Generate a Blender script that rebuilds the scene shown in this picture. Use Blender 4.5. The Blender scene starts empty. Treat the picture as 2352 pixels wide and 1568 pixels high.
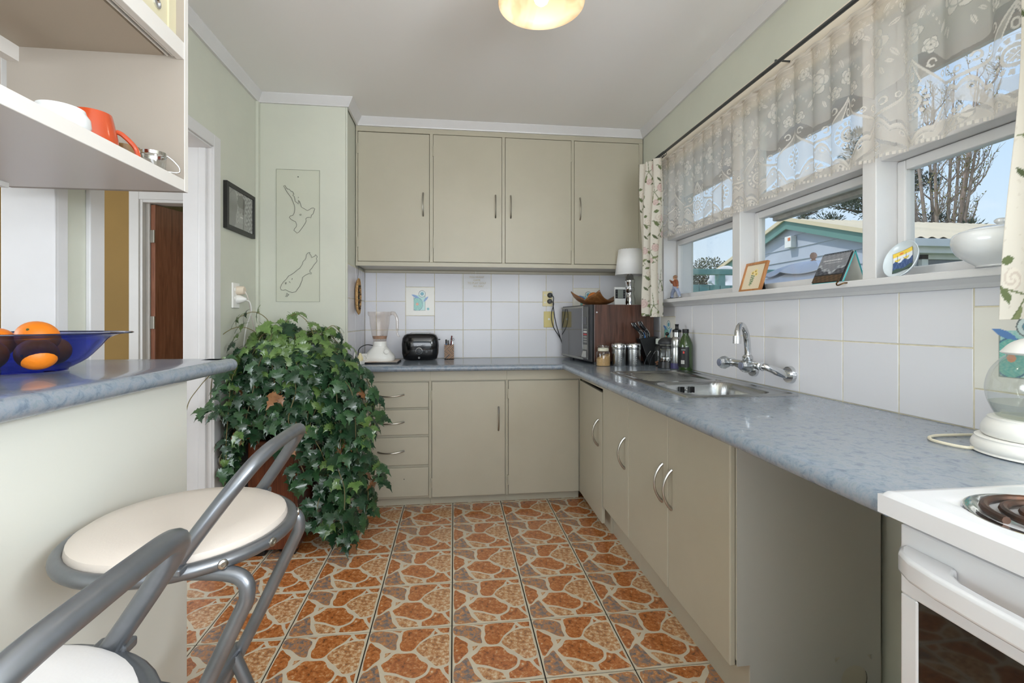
import bpy, bmesh, math, random
from mathutils import Vector, Matrix
R = random.Random(7)
PI = math.pi
sc = bpy.context.scene
COL = sc.collection

# ---------------------------------------------------------------- camera
cam_d = bpy.data.cameras.new('camera')
cam = bpy.data.objects.new('camera', cam_d); COL.objects.link(cam)
cam.location = (0, 0, 1.150)
cam.rotation_euler = (PI / 2, 0, -0.12)
cam_d.sensor_width = 36.0
cam_d.lens = 1097.5 / 2352 * 36.0
cam_d.shift_y = -(784 - 735.07) / 2352
cam_d.clip_start = 0.02; cam_d.clip_end = 300
sc.camera = cam

# ---------------------------------------------------------------- exposure
vs = sc.view_settings
vs.view_transform = 'Standard'; vs.look = 'None'; vs.gamma = 1.0; vs.use_curve_mapping = False
vs.exposure = 1.22
sc.cycles.diffuse_bounces = 8; sc.cycles.max_bounces = 16; sc.cycles.transparent_max_bounces = 24

# ---------------------------------------------------------------- sky
def srgb(r, g, b, a=1.0):
    def f(c):
        c /= 255.0
        return c / 12.92 if c <= 0.04045 else ((c + 0.055) / 1.055) ** 2.4
    return (f(r), f(g), f(b), a)
world = bpy.data.worlds.new('world'); sc.world = world
world.use_nodes = True
wn = world.node_tree.nodes; wl = world.node_tree.links
wn.clear()
wo = wn.new('ShaderNodeOutputWorld'); wb = wn.new('ShaderNodeBackground')
wg = wn.new('ShaderNodeTexCoord'); sep = wn.new('ShaderNodeSeparateXYZ')
ramp = wn.new('ShaderNodeValToRGB')
ramp.color_ramp.elements[0].position = 0.0; ramp.color_ramp.elements[0].color = srgb(226, 240, 248)
ramp.color_ramp.elements[1].position = 0.75; ramp.color_ramp.elements[1].color = srgb(132, 178, 244)
e = ramp.color_ramp.elements.new(0.28); e.color = srgb(194, 222, 250)
noi = wn.new('ShaderNodeTexNoise'); noi.inputs['Scale'].default_value = 2.6; noi.inputs['Detail'].default_value = 6
mp = wn.new('ShaderNodeMapping'); mp.inputs['Scale'].default_value = (1, 1, 3.0)
cr = wn.new('ShaderNodeValToRGB'); cr.color_ramp.elements[0].position = 0.50; cr.color_ramp.elements[1].position = 0.68
mix = wn.new('ShaderNodeMix'); mix.data_type = 'RGBA'
wl.new(wg.outputs['Generated'], sep.inputs[0]); wl.new(sep.outputs['Z'], ramp.inputs[0])
wl.new(wg.outputs['Generated'], mp.inputs[0]); wl.new(mp.outputs[0], noi.inputs[0]); wl.new(noi.outputs[0], cr.inputs[0])
wl.new(cr.outputs[0], mix.inputs[0]); wl.new(ramp.outputs[0], mix.inputs[6]); mix.inputs[7].default_value = srgb(240, 246, 250)
wl.new(mix.outputs[2], wb.inputs[0]); wb.inputs[1].default_value = 0.485
wl.new(wb.outputs[0], wo.inputs[0])

# ---------------------------------------------------------------- sun and added fill lights at the openings
def light(name, typ, loc, rot, energy, color=(1, 1, 1), **k):
    d = bpy.data.lights.new(name, typ); d.energy = energy; d.color = color
    for a, v in k.items(): setattr(d, a, v)
    o = bpy.data.objects.new(name, d); COL.objects.link(o); o.location = loc; o.rotation_euler = rot
    return o
sun_dir = Vector((0.50, -0.22, -0.84))      # travels towards +x, down
light('sun', 'SUN', (0, 0, 12), sun_dir.to_track_quat('-Z', 'Y').to_euler(), 1.28, (1.0, 0.96, 0.9), angle=0.05)
# unseen area lights added as fill: behind the camera, right side, next room
light('fill_rear_opening', 'AREA', (0.05, -2.32, 1.22), (PI / 2 + 1.05, 0, 0), 48, (0.88, 0.935, 1.0), shape='RECTANGLE', size=2.2, size_y=2.1)
light('fill_side_opening', 'AREA', (1.50, -0.86, 1.69), (0, PI / 2 + 0.48, 0), 53, (0.89, 0.94, 1.0), shape='RECTANGLE', size=0.95, size_y=1.5)
light('fill_hall_opening', 'AREA', (-3.72, 0.9, 1.45), (0, -PI / 2, 0), 30, (0.90, 0.955, 1.0), shape='RECTANGLE', size=1.3, size_y=2.4)

# ---------------------------------------------------------------- helpers
class MB:
    """collects shapes, then links them as one mesh object"""
    def __init__(s): s.v = []; s.f = []; s.m = []; s.mi = 0
    def add(s, vs, fs):
        o = len(s.v); s.v += [tuple(v) for v in vs]
        for f in fs: s.f.append([i + o for i in f]); s.m.append(s.mi)
        return s
    def box(s, x0, y0, z0, x1, y1, z1):
        if x0 > x1: x0, x1 = x1, x0
        if y0 > y1: y0, y1 = y1, y0
        if z0 > z1: z0, z1 = z1, z0
        return s.add([(x0,y0,z0),(x1,y0,z0),(x1,y1,z0),(x0,y1,z0),(x0,y0,z1),(x1,y0,z1),(x1,y1,z1),(x0,y1,z1)],
              [(0,3,2,1),(4,5,6,7),(0,1,5,4),(1,2,6,5),(2,3,7,6),(3,0,4,7)])
    def prism(s, poly, axis, a, b):
        """poly in the two other axes (order xyz minus axis), extruded from a to b"""
        n = len(poly)
        def P(p, t):
            return (t, p[0], p[1]) if axis == 'x' else (p[0], t, p[1]) if axis == 'y' else (p[0], p[1], t)
        vs = [P(p, a) for p in poly] + [P(p, b) for p in poly]
        fs = [tuple(range(n)), tuple(range(2*n-1, n-1, -1))] + [(i, i+n, (i+1) % n + n, (i+1) % n) for i in range(n)]
        return s.add(vs, fs)
    def lathe(s, prof, c=(0,0,0), n=28, axis='z', a0=0.0, a1=2*PI, sx=1.0, sy=1.0, sm=0):
        """prof: list of (r, h); sm rounds the profile"""
        if sm: prof = [(max(q.x, 0.0), q.y) for q in smooth_path([(r, h, 0) for r, h in prof], sm)]
        full = abs(a1 - a0 - 2*PI) < 1e-6
        m = n if full else n + 1
        vs = []; fs = []
        for r, h in prof:
            for i in range(m):
                a = a0 + (a1 - a0) * i / n
                x, y = r*math.cos(a)*sx, r*math.sin(a)*sy
                p = (x, y, h) if axis == 'z' else (h, x, y) if axis == 'x' else (x, h, y)
                vs.append((c[0]+p[0], c[1]+p[1], c[2]+p[2]))
        for j in range(len(prof)-1):
            for i in range(n):
                k = (i+1) % m if full else i+1
                a, b, d, e2 = j*m+i, j*m+k, (j+1)*m+k, (j+1)*m+i
                if prof[j][0] < 1e-6: fs.append((a, d, e2))
                elif prof[j+1][0] < 1e-6: fs.append((a, b, d))
                else: fs.append((a, b, d, e2))
        return s.add(vs, fs)
    def cyl(s, c, r, h, n=20, axis='z', r2=None):
        return s.lathe([(0,0),(r,0),(r if r2 is None else r2,h),(0,h)], c, n, axis)
    def ball(s, c, r, n=16, m=10, sx=1, sy=1, sz=1):
        prof = [(r*math.sin(PI*j/m), -r*math.cos(PI*j/m)*sz) for j in range(m+1)]
        prof[0] = (0, prof[0][1]); prof[-1] = (0, prof[-1][1])
        return s.lathe(prof, c, n, 'z', sx=sx, sy=sy)
    def tube(s, pts, r, n=8, cap=True, closed=False):
        pts = [Vector(p) for p in pts]; N = len(pts); rs = r if isinstance(r, (list, tuple)) else [r]*N
        vs = []; fs = []; up = None
        for i, p in enumerate(pts):
            if closed: t = (pts[(i+1) % N] - pts[i-1]).normalized()
            else: t = (pts[min(i+1, N-1)] - pts[max(i-1, 0)]).normalized()
            if up is None:
                up = Vector((0,0,1)) if abs(t.z) < 0.9 else Vector((1,0,0))
            u = (up - t*up.dot(t))
            if u.length < 1e-6: u = Vector((1,0,0)) - t*t.x
            u.normalize(); w = t.cross(u); up = u
            for k in range(n):
                a = 2*PI*k/n
                vs.append(p + (u*math.cos(a) + w*math.sin(a))*rs[i])
        M = N if closed else N-1
        for i in range(M):
            for k in range(n):
                a = i*n+k; b = i*n+(k+1) % n; c = ((i+1) % N)*n+(k+1) % n; d = ((i+1) % N)*n+k
                fs.append((a, b, c, d))
        if cap and not closed:
            fs.append(tuple(range(n-1, -1, -1))); fs.append(tuple((N-1)*n+k for k in range(n)))
        return s.add(vs, fs)
    def grid(s, fn, nu, nv):
        vs = [fn(i/nu, j/nv) for j in range(nv+1) for i in range(nu+1)]
        fs = [(j*(nu+1)+i, j*(nu+1)+i+1, (j+1)*(nu+1)+i+1, (j+1)*(nu+1)+i) for j in range(nv) for i in range(nu)]
        return s.add(vs, fs)
    def move(s, M, start=0):
        for i in range(start, len(s.v)): s.v[i] = tuple(M @ Vector(s.v[i]))
        return s
def smooth_path(ctrl, k=6, closed=False):
    """Catmull-Rom through control points"""
    P = [Vector(p) for p in ctrl]; n = len(P); out = []
    for i in range(n if closed else n-1):
        if closed: p0, p1, p2, p3 = P[i-1], P[i], P[(i+1) % n], P[(i+2) % n]
        else: p0, p1, p2, p3 = P[max(i-1,0)], P[i], P[i+1], P[min(i+2,n-1)]
        for j in range(k):
            t = j/k
            out.append(0.5*((2*p1) + (p2-p0)*t + (2*p0-5*p1+4*p2-p3)*t*t + (3*p1-p0-3*p2+p3)*t**3))
    if not closed: out.append(P[-1])
    return out
ORG = {}
def thing(name, label, cat, loc=(0,0,0), rz=0.0, group=None):
    o = bpy.data.objects.new(name, None); COL.objects.link(o)
    o.empty_display_size = 0.05
    o.location = loc; o.rotation_euler = (0, 0, rz); o['label'] = label; o['category'] = cat
    if group: o['group'] = group
    return o
def tag(o, label=None, cat=None, group=None, kind=None):
    for k, v in (('label', label), ('category', cat), ('group', group), ('kind', kind)):
        if v: o[k] = v
    return o
def root_loc(p):
    while p.parent: p = p.parent
    return p.location
def obj(name, mb, mat, parent=None, smooth=False, bevel=0.0, seg=2, world=False, label=None, origin=None, subd=0, solid=0.0):
    """world=True: coordinates are world ones, shifted to the parent thing's base"""
    me = bpy.data.meshes.new(name)
    v = mb.v
    if world and parent is not None:
        l = root_loc(parent); v = [(a-l[0], b-l[1], c-l[2]) for a, b, c in v]
    if origin: v = [(a-origin[0], b-origin[1], c-origin[2]) for a, b, c in v]
    me.from_pydata(v, [], mb.f)
    mats = mat if isinstance(mat, (list, tuple)) else [mat]
    for m in mats: me.materials.append(m)
    if len(mats) > 1: me.polygons.foreach_set('material_index', mb.m)
    me.validate(); me.update()
    bm = bmesh.new(); bm.from_mesh(me); bmesh.ops.recalc_face_normals(bm, faces=bm.faces); bm.to_mesh(me); bm.free()
    if smooth:
        me.polygons.foreach_set('use_smooth', [True]*len(me.polygons))
        if smooth != 'all':
            try: me.set_sharp_from_angle(angle=math.radians(38))
            except Exception: pass
    o = bpy.data.objects.new(name, me); COL.objects.link(o)
    if parent is not None: o.parent = parent
    if origin: o.location = origin
    if solid:
        q = o.modifiers.new('solid', 'SOLIDIFY'); q.thickness = solid; q.offset = 0
    if bevel:
        b = o.modifiers.new('bevel', 'BEVEL'); b.width = bevel; b.segments = seg; b.limit_method = 'ANGLE'; b.angle_limit = math.radians(35)
        b.harden_normals = False
    if subd:
        q = o.modifiers.new('sub', 'SUBSURF'); q.levels = subd; q.render_levels = subd
    if label: o['label'] = label
    return o
def box(name, a, b, mat, parent=None, bevel=0.002, world=False, **k):
    return obj(name, MB().box(*a, *b), mat, parent, bevel=bevel, world=world, **k)
def struct(name, mb, mat, label, **k):
    o = obj(name, mb, mat, None, **k); o['kind'] = 'structure'; o['label'] = label
    return o
def copy_tree(o, parent=None):
    c = o.copy(); COL.objects.link(c)
    if parent is not None: c.parent = parent
    for ch in list(o.children): copy_tree(ch, c)
    return c

# ---------------------------------------------------------------- materials
MATS = {}
def mat(name, col, rough=0.5, metal=0.0, spec=0.5, trans=0.0, ior=1.45, alpha=1.0, emit=None, estr=0.0, coat=0.0,
        var=0.0, vscale=8.0, var2=None, bump=0.0, bscale=60.0, aniso=0.0, subs=0.0, stretch=(1,1,1)):
    """principled material; var mixes col with var2 by noise, bump adds fine relief"""
    m = bpy.data.materials.new(name); m.use_nodes = True; MATS[name] = m
    nt = m.node_tree; N = nt.nodes; L = nt.links
    p = N['Principled BSDF']
    c = srgb(*col)
    p.inputs['Base Color'].default_value = c; p.inputs['Roughness'].default_value = rough
    p.inputs['Metallic'].default_value = metal; p.inputs['IOR'].default_value = ior
    p.inputs['Specular IOR Level'].default_value = spec
    p.inputs['Transmission Weight'].default_value = trans; p.inputs['Alpha'].default_value = alpha
    p.inputs['Coat Weight'].default_value = coat
    if aniso: p.inputs['Anisotropic'].default_value = aniso
    if subs: p.inputs['Subsurface Weight'].default_value = subs; p.inputs['Subsurface Radius'].default_value = (0.02, 0.02, 0.02)
    if emit: p.inputs['Emission Color'].default_value = srgb(*emit); p.inputs['Emission Strength'].default_value = estr
    if var or bump:
        tc = N.new('ShaderNodeTexCoord'); mp = N.new('ShaderNodeMapping'); mp.inputs['Scale'].default_value = stretch
        L.new(tc.outputs['Object'], mp.inputs[0])
    if var:
        n = N.new('ShaderNodeTexNoise'); n.inputs['Scale'].default_value = vscale; n.inputs['Detail'].default_value = 5; n.inputs['Roughness'].default_value = 0.6
        L.new(mp.outputs[0], n.inputs[0])
        r = N.new('ShaderNodeValToRGB'); r.color_ramp.elements[0].position = 0.35; r.color_ramp.elements[1].position = 0.68
        c2 = srgb(*(var2 or tuple(int(x*(1-var)) for x in col)))
        r.color_ramp.elements[0].color = c; r.color_ramp.elements[1].color = c2
        L.new(n.outputs[0], r.inputs[0]); L.new(r.outputs[0], p.inputs['Base Color'])
    if bump:
        n = N.new('ShaderNodeTexNoise'); n.inputs['Scale'].default_value = bscale; n.inputs['Detail'].default_value = 3
        b = N.new('ShaderNodeBump'); b.inputs['Strength'].default_value = bump; b.inputs['Distance'].default_value = 0.002
        L.new(mp.outputs[0], n.inputs[0]); L.new(n.outputs[0], b.inputs['Height']); L.new(b.outputs[0], p.inputs['Normal'])
    return m
def ramp_mat(name, stops, scale=6.0, rough=0.5, stretch=(1,1,1), detail=8, dist=0.0, bump=0.0, coat=0.0, nrough=0.62, gloss_var=0.0):
    """several colours by noise: stops = [(pos, (r,g,b))...]"""
    m = bpy.data.materials.new(name); m.use_nodes = True; MATS[name] = m
    N = m.node_tree.nodes; L = m.node_tree.links; p = N['Principled BSDF']; p.inputs['Roughness'].default_value = rough
    p.inputs['Coat Weight'].default_value = coat
    tc = N.new('ShaderNodeTexCoord'); mp = N.new('ShaderNodeMapping'); mp.inputs['Scale'].default_value = stretch
    n = N.new('ShaderNodeTexNoise'); n.inputs['Scale'].default_value = scale; n.inputs['Detail'].default_value = detail
    n.inputs['Distortion'].default_value = dist; n.inputs['Roughness'].default_value = nrough
    r = N.new('ShaderNodeValToRGB')
    els = r.color_ramp.elements
    while len(els) < len(stops): els.new(0.5)
    for e_, (po, co) in zip(els, stops): e_.position = po; e_.color = srgb(*co)
    L.new(tc.outputs['Object'], mp.inputs[0]); L.new(mp.outputs[0], n.inputs[0]); L.new(n.outputs[0], r.inputs[0]); L.new(r.outputs[0], p.inputs['Base Color'])
    if bump:
        b = N.new('ShaderNodeBump'); b.inputs['Strength'].default_value = bump; b.inputs['Distance'].default_value = 0.002
        L.new(n.outputs[0], b.inputs['Height']); L.new(b.outputs[0], p.inputs['Normal'])
    return m
def print_mat(name, rough=0.6, coat=0.0, alpha=False, transl=0.0):
    """flat print: colours come from the mesh's 'print' colour attribute"""
    m = bpy.data.materials.new(name); m.use_nodes = True; MATS[name] = m
    N = m.node_tree.nodes; L = m.node_tree.links; p = N['Principled BSDF']; p.inputs['Roughness'].default_value = rough; p.inputs['Coat Weight'].default_value = coat
    a = N.new('ShaderNodeAttribute'); a.attribute_name = 'print'
    L.new(a.outputs['Color'], p.inputs['Base Color'])
    if transl:
        o = N['Material Output']; t = N.new('ShaderNodeBsdfTranslucent'); x = N.new('ShaderNodeMixShader'); x.inputs[0].default_value = transl
        L.new(a.outputs['Color'], t.inputs[0]); L.new(p.outputs[0], x.inputs[1]); L.new(t.outputs[0], x.inputs[2]); L.new(x.outputs[0], o.inputs[0])
    return m
def paint(o, cols, name='print'):
    """per-vertex colours (sRGB 0-255)"""
    at = o.data.color_attributes.new(name, 'FLOAT_COLOR', 'POINT')
    flat = []
    for c in cols: flat += list(srgb(*c))
    at.data.foreach_set('color', flat)
def printed_panel(name, fn, nu, nv, colfn, m, parent=None, **k):
    """grid surface fn(u,v) carrying a flat print colfn(u,v)"""
    mb = MB().grid(fn, nu, nv)
    o = obj(name, mb, m, parent, **k)
    paint(o, [colfn(i/nu, j/nv) for j in range(nv+1) for i in range(nu+1)])
    return o
# ---------------------------------------------------------------- the materials of the place
M_wall = mat('wall_paint_green', (206, 208, 194), 0.55, var=0.03, vscale=2.0, bump=0.05, bscale=90)
M_white = mat('white_gloss_paint', (214, 213, 213), 0.32, var=0.02, vscale=5, bump=0.03, bscale=40)
M_ceil = mat('ceiling_paint', (238, 237, 236), 0.7, bump=0.04, bscale=120)
M_cab = mat('cabinet_paint_stone', (182, 176, 158), 0.30, var=0.02, vscale=4, bump=0.04, bscale=70)
M_cab_in = mat('cabinet_inside', (96, 90, 80), 0.8)
M_tile = mat('glazed_white_tile', (218, 218, 223), 0.20, spec=0.35, bump=0.015, bscale=14)
M_grout = mat('tile_grout', (222, 214, 188), 0.85, var=0.10, vscale=30)
M_top = ramp_mat('worktop_laminate_blue', [(0.36, (108, 120, 136)), (0.46, (126, 139, 152)), (0.54, (140, 146, 156)), (0.62, (124, 138, 147)), (0.72, (154, 146, 148))],
                 scale=40, rough=0.22, stretch=(1.0, 1.0, 1.0), detail=10, dist=0.4, coat=0.25, nrough=0.72)
M_bar_panel = mat('bar_panel_paint', (206, 207, 199), 0.35, bump=0.04, bscale=50)
M_shelf = mat('shelf_paint', (214, 210, 204), 0.35, bump=0.03, bscale=50)
M_cream = mat('cream_sliding_door', (206, 198, 168), 0.4, bump=0.02)
M_steel = mat('stainless_steel', (176, 177, 176), 0.26, 1.0, bump=0.02, bscale=30, stretch=(1, 14, 1))
M_chrome = mat('chrome', (214, 216, 218), 0.07, 1.0)
M_handle = mat('brushed_nickel', (176, 172, 164), 0.28, 1.0)
M_silver = mat('silver_painted_tube', (130, 133, 138), 0.32, 0.75, var=0.12, vscale=9)
M_vinyl = mat('cream_vinyl', (208, 198, 188), 0.45, bump=0.12, bscale=260)
M_vinyl_w = mat('white_vinyl', (216, 214, 214), 0.45, bump=0.10, bscale=260)
M_black = mat('black_plastic', (22, 22, 23), 0.35)
M_blackg = mat('black_gloss', (14, 14, 15), 0.12, coat=0.4)
M_darkgrey = mat('dark_grey_plastic', (66, 67, 68), 0.4)
M_whitep = mat('white_plastic', (230, 229, 224), 0.35)
M_creamp = mat('ivory_plastic', (226, 214, 168), 0.4)
M_creamp2 = mat('yellowed_plastic', (214, 198, 130), 0.4)
M_enamel = mat('white_enamel', (210, 211, 214), 0.12, coat=0.5)
def glass_mat(name, col=(255, 255, 255), rough=0.0, ior=1.45, mixf=0.12):
    """thin clear glass: mostly straight through, some mirror"""
    m = bpy.data.materials.new(name); m.use_nodes = True; MATS[name] = m
    N = m.node_tree.nodes; L = m.node_tree.links; N.remove(N['Principled BSDF'])
    t = N.new('ShaderNodeBsdfTransparent'); t.inputs[0].default_value = srgb(*col)
    g = N.new('ShaderNodeBsdfGlossy'); g.inputs['Roughness'].default_value = rough
    f = N.new('ShaderNodeLayerWeight'); f.inputs[0].default_value = 0.5
    pw = N.new('ShaderNodeMath'); pw.operation = 'POWER'; pw.inputs[1].default_value = 4.0
    mu = N.new('ShaderNodeMath'); mu.operation = 'MULTIPLY_ADD'; mu.inputs[1].default_value = 0.85; mu.inputs[2].default_value = mixf * 0.25
    x = N.new('ShaderNodeMixShader')
    L.new(f.outputs['Facing'], pw.inputs[0]); L.new(pw.outputs[0], mu.inputs[0]); L.new(mu.outputs[0], x.inputs[0]); L.new(t.outputs[0], x.inputs[1]); L.new(g.outputs[0], x.inputs[2])
    L.new(x.outputs[0], N['Material Output'].inputs[0])
    return m
M_glass = glass_mat('window_glass', (253, 254, 254))
M_jar = glass_mat('clear_glass', (248, 250, 249), mixf=0.3)
M_cobalt = glass_mat('cobalt_glass', (88, 104, 206), mixf=0.35)
M_greeng = mat('green_bottle_glass', (42, 66, 22), 0.08, spec=0.6, coat=0.6)
M_smoke = glass_mat('smoked_acrylic', (250, 246, 242), mixf=0.3)
M_acryl = glass_mat('clear_acrylic', (254, 254, 253), mixf=0.04)
def wood_mat(name, c1, c2, c3, axis=2, scale=7.0, rough=0.35, coat=0.2):
    st = [14, 14, 14]; st[axis] = 0.9
    return ramp_mat(name, [(0.30, c1), (0.5, c2), (0.72, c3)], scale=scale*0.5, rough=rough, stretch=tuple(st), detail=6, dist=1.2, coat=coat)
M_walnut = wood_mat('walnut_vinyl', (58, 36, 28), (84, 54, 42), (104, 70, 56))
M_door_wood = wood_mat('brown_door_veneer', (108, 62, 42), (130, 80, 56), (150, 98, 72))
M_stand_wood = wood_mat('rimu_wood', (66, 30, 16), (92, 46, 26), (116, 64, 38), rough=0.3, coat=0.4)
M_frame_wood = wood_mat('light_frame_wood', (150, 92, 44), (176, 116, 62), (196, 140, 84))
M_ochre = mat('ochre_wall', (150, 120, 66), 0.7, var=0.05, vscale=2)
# ---------------------------------------------------------------- main dimensions (metres)
XR, YB, XL, YA, XA, YC = 1.2875, 3.463, -1.124, 2.901, -0.626, 3.164
CT, ZC, ZCEIL = 0.8776, 2.3975, 2.447
YREAR = -2.2
# floor: dark joint bed with one printed flagstone tile laid many times
fl = struct('floor', MB().box(-1.30, YREAR, -0.12, 1.40, 3.60, -0.0028), mat('floor_joint', (40, 36, 31), 0.8), 'tiled kitchen floor with dark narrow joints')
STONES = [
[(0.032,0.98),(0.224,0.971),(0.351,0.891),(0.347,0.754),(0.355,0.635),(0.266,0.661),(0.138,0.781),(0.032,0.82)],
[(0.269,0.981),(0.394,0.973),(0.374,0.936),(0.313,0.959)],
[(0.448,0.974),(0.766,0.97),(0.759,0.907),(0.725,0.838),(0.627,0.738),(0.559,0.618),(0.5,0.592),(0.417,0.617),(0.389,0.719),(0.407,0.787),(0.403,0.879)],
[(0.791,0.924),(0.83,0.877),(0.783,0.851)],
[(0.82,0.969),(0.971,0.966),(0.962,0.875),(0.895,0.873),(0.857,0.9)],
[(0.588,0.624),(0.668,0.743),(0.776,0.821),(0.886,0.843),(0.966,0.822),(0.964,0.595),(0.969,0.376),(0.897,0.322),(0.83,0.317),(0.772,0.384),(0.708,0.461),(0.647,0.521)],
[(0.031,0.77),(0.108,0.72),(0.186,0.647),(0.179,0.581),(0.188,0.505),(0.131,0.43),(0.032,0.336)],
[(0.24,0.587),(0.308,0.593),(0.272,0.541),(0.243,0.516)],
[(0.352,0.563),(0.453,0.557),(0.554,0.552),(0.606,0.507),(0.639,0.437),(0.71,0.378),(0.738,0.325),(0.717,0.239),(0.657,0.186),(0.586,0.166),(0.492,0.199),(0.389,0.259),(0.273,0.296),(0.243,0.353),(0.223,0.409),(0.292,0.473)],
[(0.032,0.275),(0.091,0.328),(0.166,0.407),(0.199,0.341),(0.228,0.241),(0.246,0.163),(0.276,0.109),(0.319,0.035),(0.231,0.03),(0.038,0.039)],
[(0.279,0.239),(0.377,0.222),(0.469,0.176),(0.55,0.124),(0.562,0.081),(0.577,0.038),(0.469,0.036),(0.382,0.047),(0.333,0.102),(0.305,0.172)],
[(0.773,0.302),(0.82,0.278),(0.868,0.268),(0.902,0.198),(0.945,0.124),(0.971,0.053),(0.836,0.033),(0.637,0.037),(0.622,0.073),(0.624,0.123),(0.681,0.158),(0.728,0.194),(0.755,0.243)],
[(0.913,0.28),(0.965,0.313),(0.968,0.168),(0.936,0.211)]]
def stone_mat(name, stops):
    return ramp_mat(name, stops, scale=46, rough=0.24, detail=9, dist=0.3, coat=0.35, nrough=0.78)
MS = [mat('tile_cream_glaze', (216, 204, 180), 0.22, coat=0.3, var=0.05, vscale=20),
      stone_mat('stone_print_brown', [(0.39, (112, 72, 46)), (0.45, (166, 98, 50)), (0.53, (188, 114, 60)), (0.60, (200, 148, 100)), (0.65, (228, 208, 178))]),
      stone_mat('stone_print_pale', [(0.39, (130, 104, 84)), (0.45, (178, 118, 70)), (0.52, (200, 154, 110)), (0.57, (216, 188, 152)), (0.63, (228, 212, 184))]),
      stone_mat('stone_print_grey', [(0.40, (108, 100, 100)), (0.47, (142, 124, 112)), (0.52, (182, 122, 74)), (0.58, (194, 138, 90)), (0.64, (214, 188, 154))])]
SM = [3, 3, 1, 1, 1, 2, 1, 2, 1, 3, 2, 1, 1]
tb = MB(); TS = 0.2952
tb.box(0.0024, 0.0024, -0.007, 0.0024+TS, 0.0024+TS, 0)
for st, k in zip(STONES, SM):
    tb.mi = k
    q = smooth_path([(a*0.3, b*0.3, 0.0004) for a, b in st], 3, True) if len(st) > 5 else [Vector((a*0.3, b*0.3, 0.0004)) for a, b in st]
    tb.add(q, [tuple(range(len(q)))[::-1]])
for i in range(len(tb.v)): x, y, z = tb.v[i]; tb.v[i] = (x-0.15, y-0.15, z)
t0 = None
for c in range(-4, 3):
    for r in range(-17, 2):
        if t0 is None: t0 = o = obj('floor_tile', tb, MS, fl)
        else:
            o = t0.copy(); COL.objects.link(o); o.parent = fl
        o.location = (-0.0089 + (c+0.5)*0.3, 2.713 + (r+0.5)*0.3, 0)
        turn = 0
        if r <= -6 and R.random() < 0.3 or R.random() < 0.1: turn = R.choice([1, 2, 3])
        if (c, r) in ((-1, -5), (1, -5)): turn = 2 if c == 1 else 3
        if r in (-3, -4, -2, -1, 0): turn = 0
        o.rotation_euler = (0, 0, turn*PI/2)

# walls -------------------------------------------------------------------------------------------
wb_ = struct('wall_back', MB().box(-1.30, YB+0.007, 0, 1.46, YB+0.12, ZCEIL), M_grout, 'back wall with white glazed tiles above the worktop')
wa = struct('wall_alcove', MB().box(XL, YA, 0, XA-0.007, YB+0.007, ZCEIL), M_wall, 'pale green boxed-out wall corner beside the wall cupboards')
wr = struct('wall_right', MB().box(XR+0.007, YREAR, 0, 1.44, YB+0.1, 1.25).box(XR+0.007, YREAR, 2.13, 1.44, YB+0.1, ZCEIL)
            .box(XR+0.007, 2.785, 1.25, 1.44, YB+0.1, 2.13).box(XR+0.007, -0.10, 1.25, 1.44, 0.60, 2.13).box(XR+0.007, YREAR, 1.25, 1.44, -1.62, 2.13), M_wall,  # unseen gap towards the rear added to let the side fill in
            'pale green window wall with white glazed tiles below the sill')
WT = 0.12
wlft = struct('wall_left', MB().box(XL-WT, 1.492, 0, XL, 1.674, ZCEIL).box(XL-WT, 2.376, 0, XL, YB, ZCEIL).box(XL-WT, 1.674, 1.958, XL, 2.376, ZCEIL)
              .box(XL-WT, YREAR, 2.25, XL, 1.492, ZCEIL).box(XL-WT, YREAR, 0, XL, -0.5, 2.25), M_wall, 'pale green left wall with a doorway')
struct('ceiling', MB().box(-1.30, YREAR-0.1, ZCEIL, 1.46, YB+0.12, ZCEIL+0.1), M_ceil, 'plain white kitchen ceiling')
struct('wall_rear', MB().box(-1.30, YREAR-0.1, 0, -1.08, YREAR, ZCEIL).box(1.2, YREAR-0.1, 0, 1.46, YREAR, ZCEIL).box(-1.08, YREAR-0.1, 2.3, 1.2, YREAR, ZCEIL), M_wall, 'rear wall with a wide opening added for fill light')
# joint-coloured bed behind the right and alcove tiles, glazed tiles on top
box('tile_bed', (XR+0.0018, 0.30, 0.87), (XR+0.0075, YB+0.004, 1.2325), M_grout, wr, bevel=0)
box('tile_bed', (XA-0.0075, YA+0.012, 0.87), (XA-0.0018, YB+0.004, 1.490), M_grout, wa, bevel=0)
box('tile_bed', (XA+0.002, YB+0.0018, 0.87), (XR, YB+0.0072, 1.4865), M_grout, wb_, bevel=0)
TW, G = 0.203, 0.0019
def tile_back(x0, x1, z0, z1, m=None): return obj('tile', MB().box(x0+G, YB, z0+G, x1-G, YB+0.009, z1-G), m or M_tile, wb_, bevel=0.0012, seg=1)
def tile_right(y0, y1, z0, z1, m=None): return obj('tile', MB().box(XR, y0+G, z0+G, XR+0.009, y1-G, z1-G), m or M_tile, wr, bevel=0.0012, seg=1)
def tile_side(y0, y1, z0, z1): return obj('tile', MB().box(XA-0.009, y0+G, z0+G, XA, y1-G, z1-G), M_tile, wa, bevel=0.0012, seg=1)
M_print = print_mat('glazed_print', 0.22)
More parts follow.
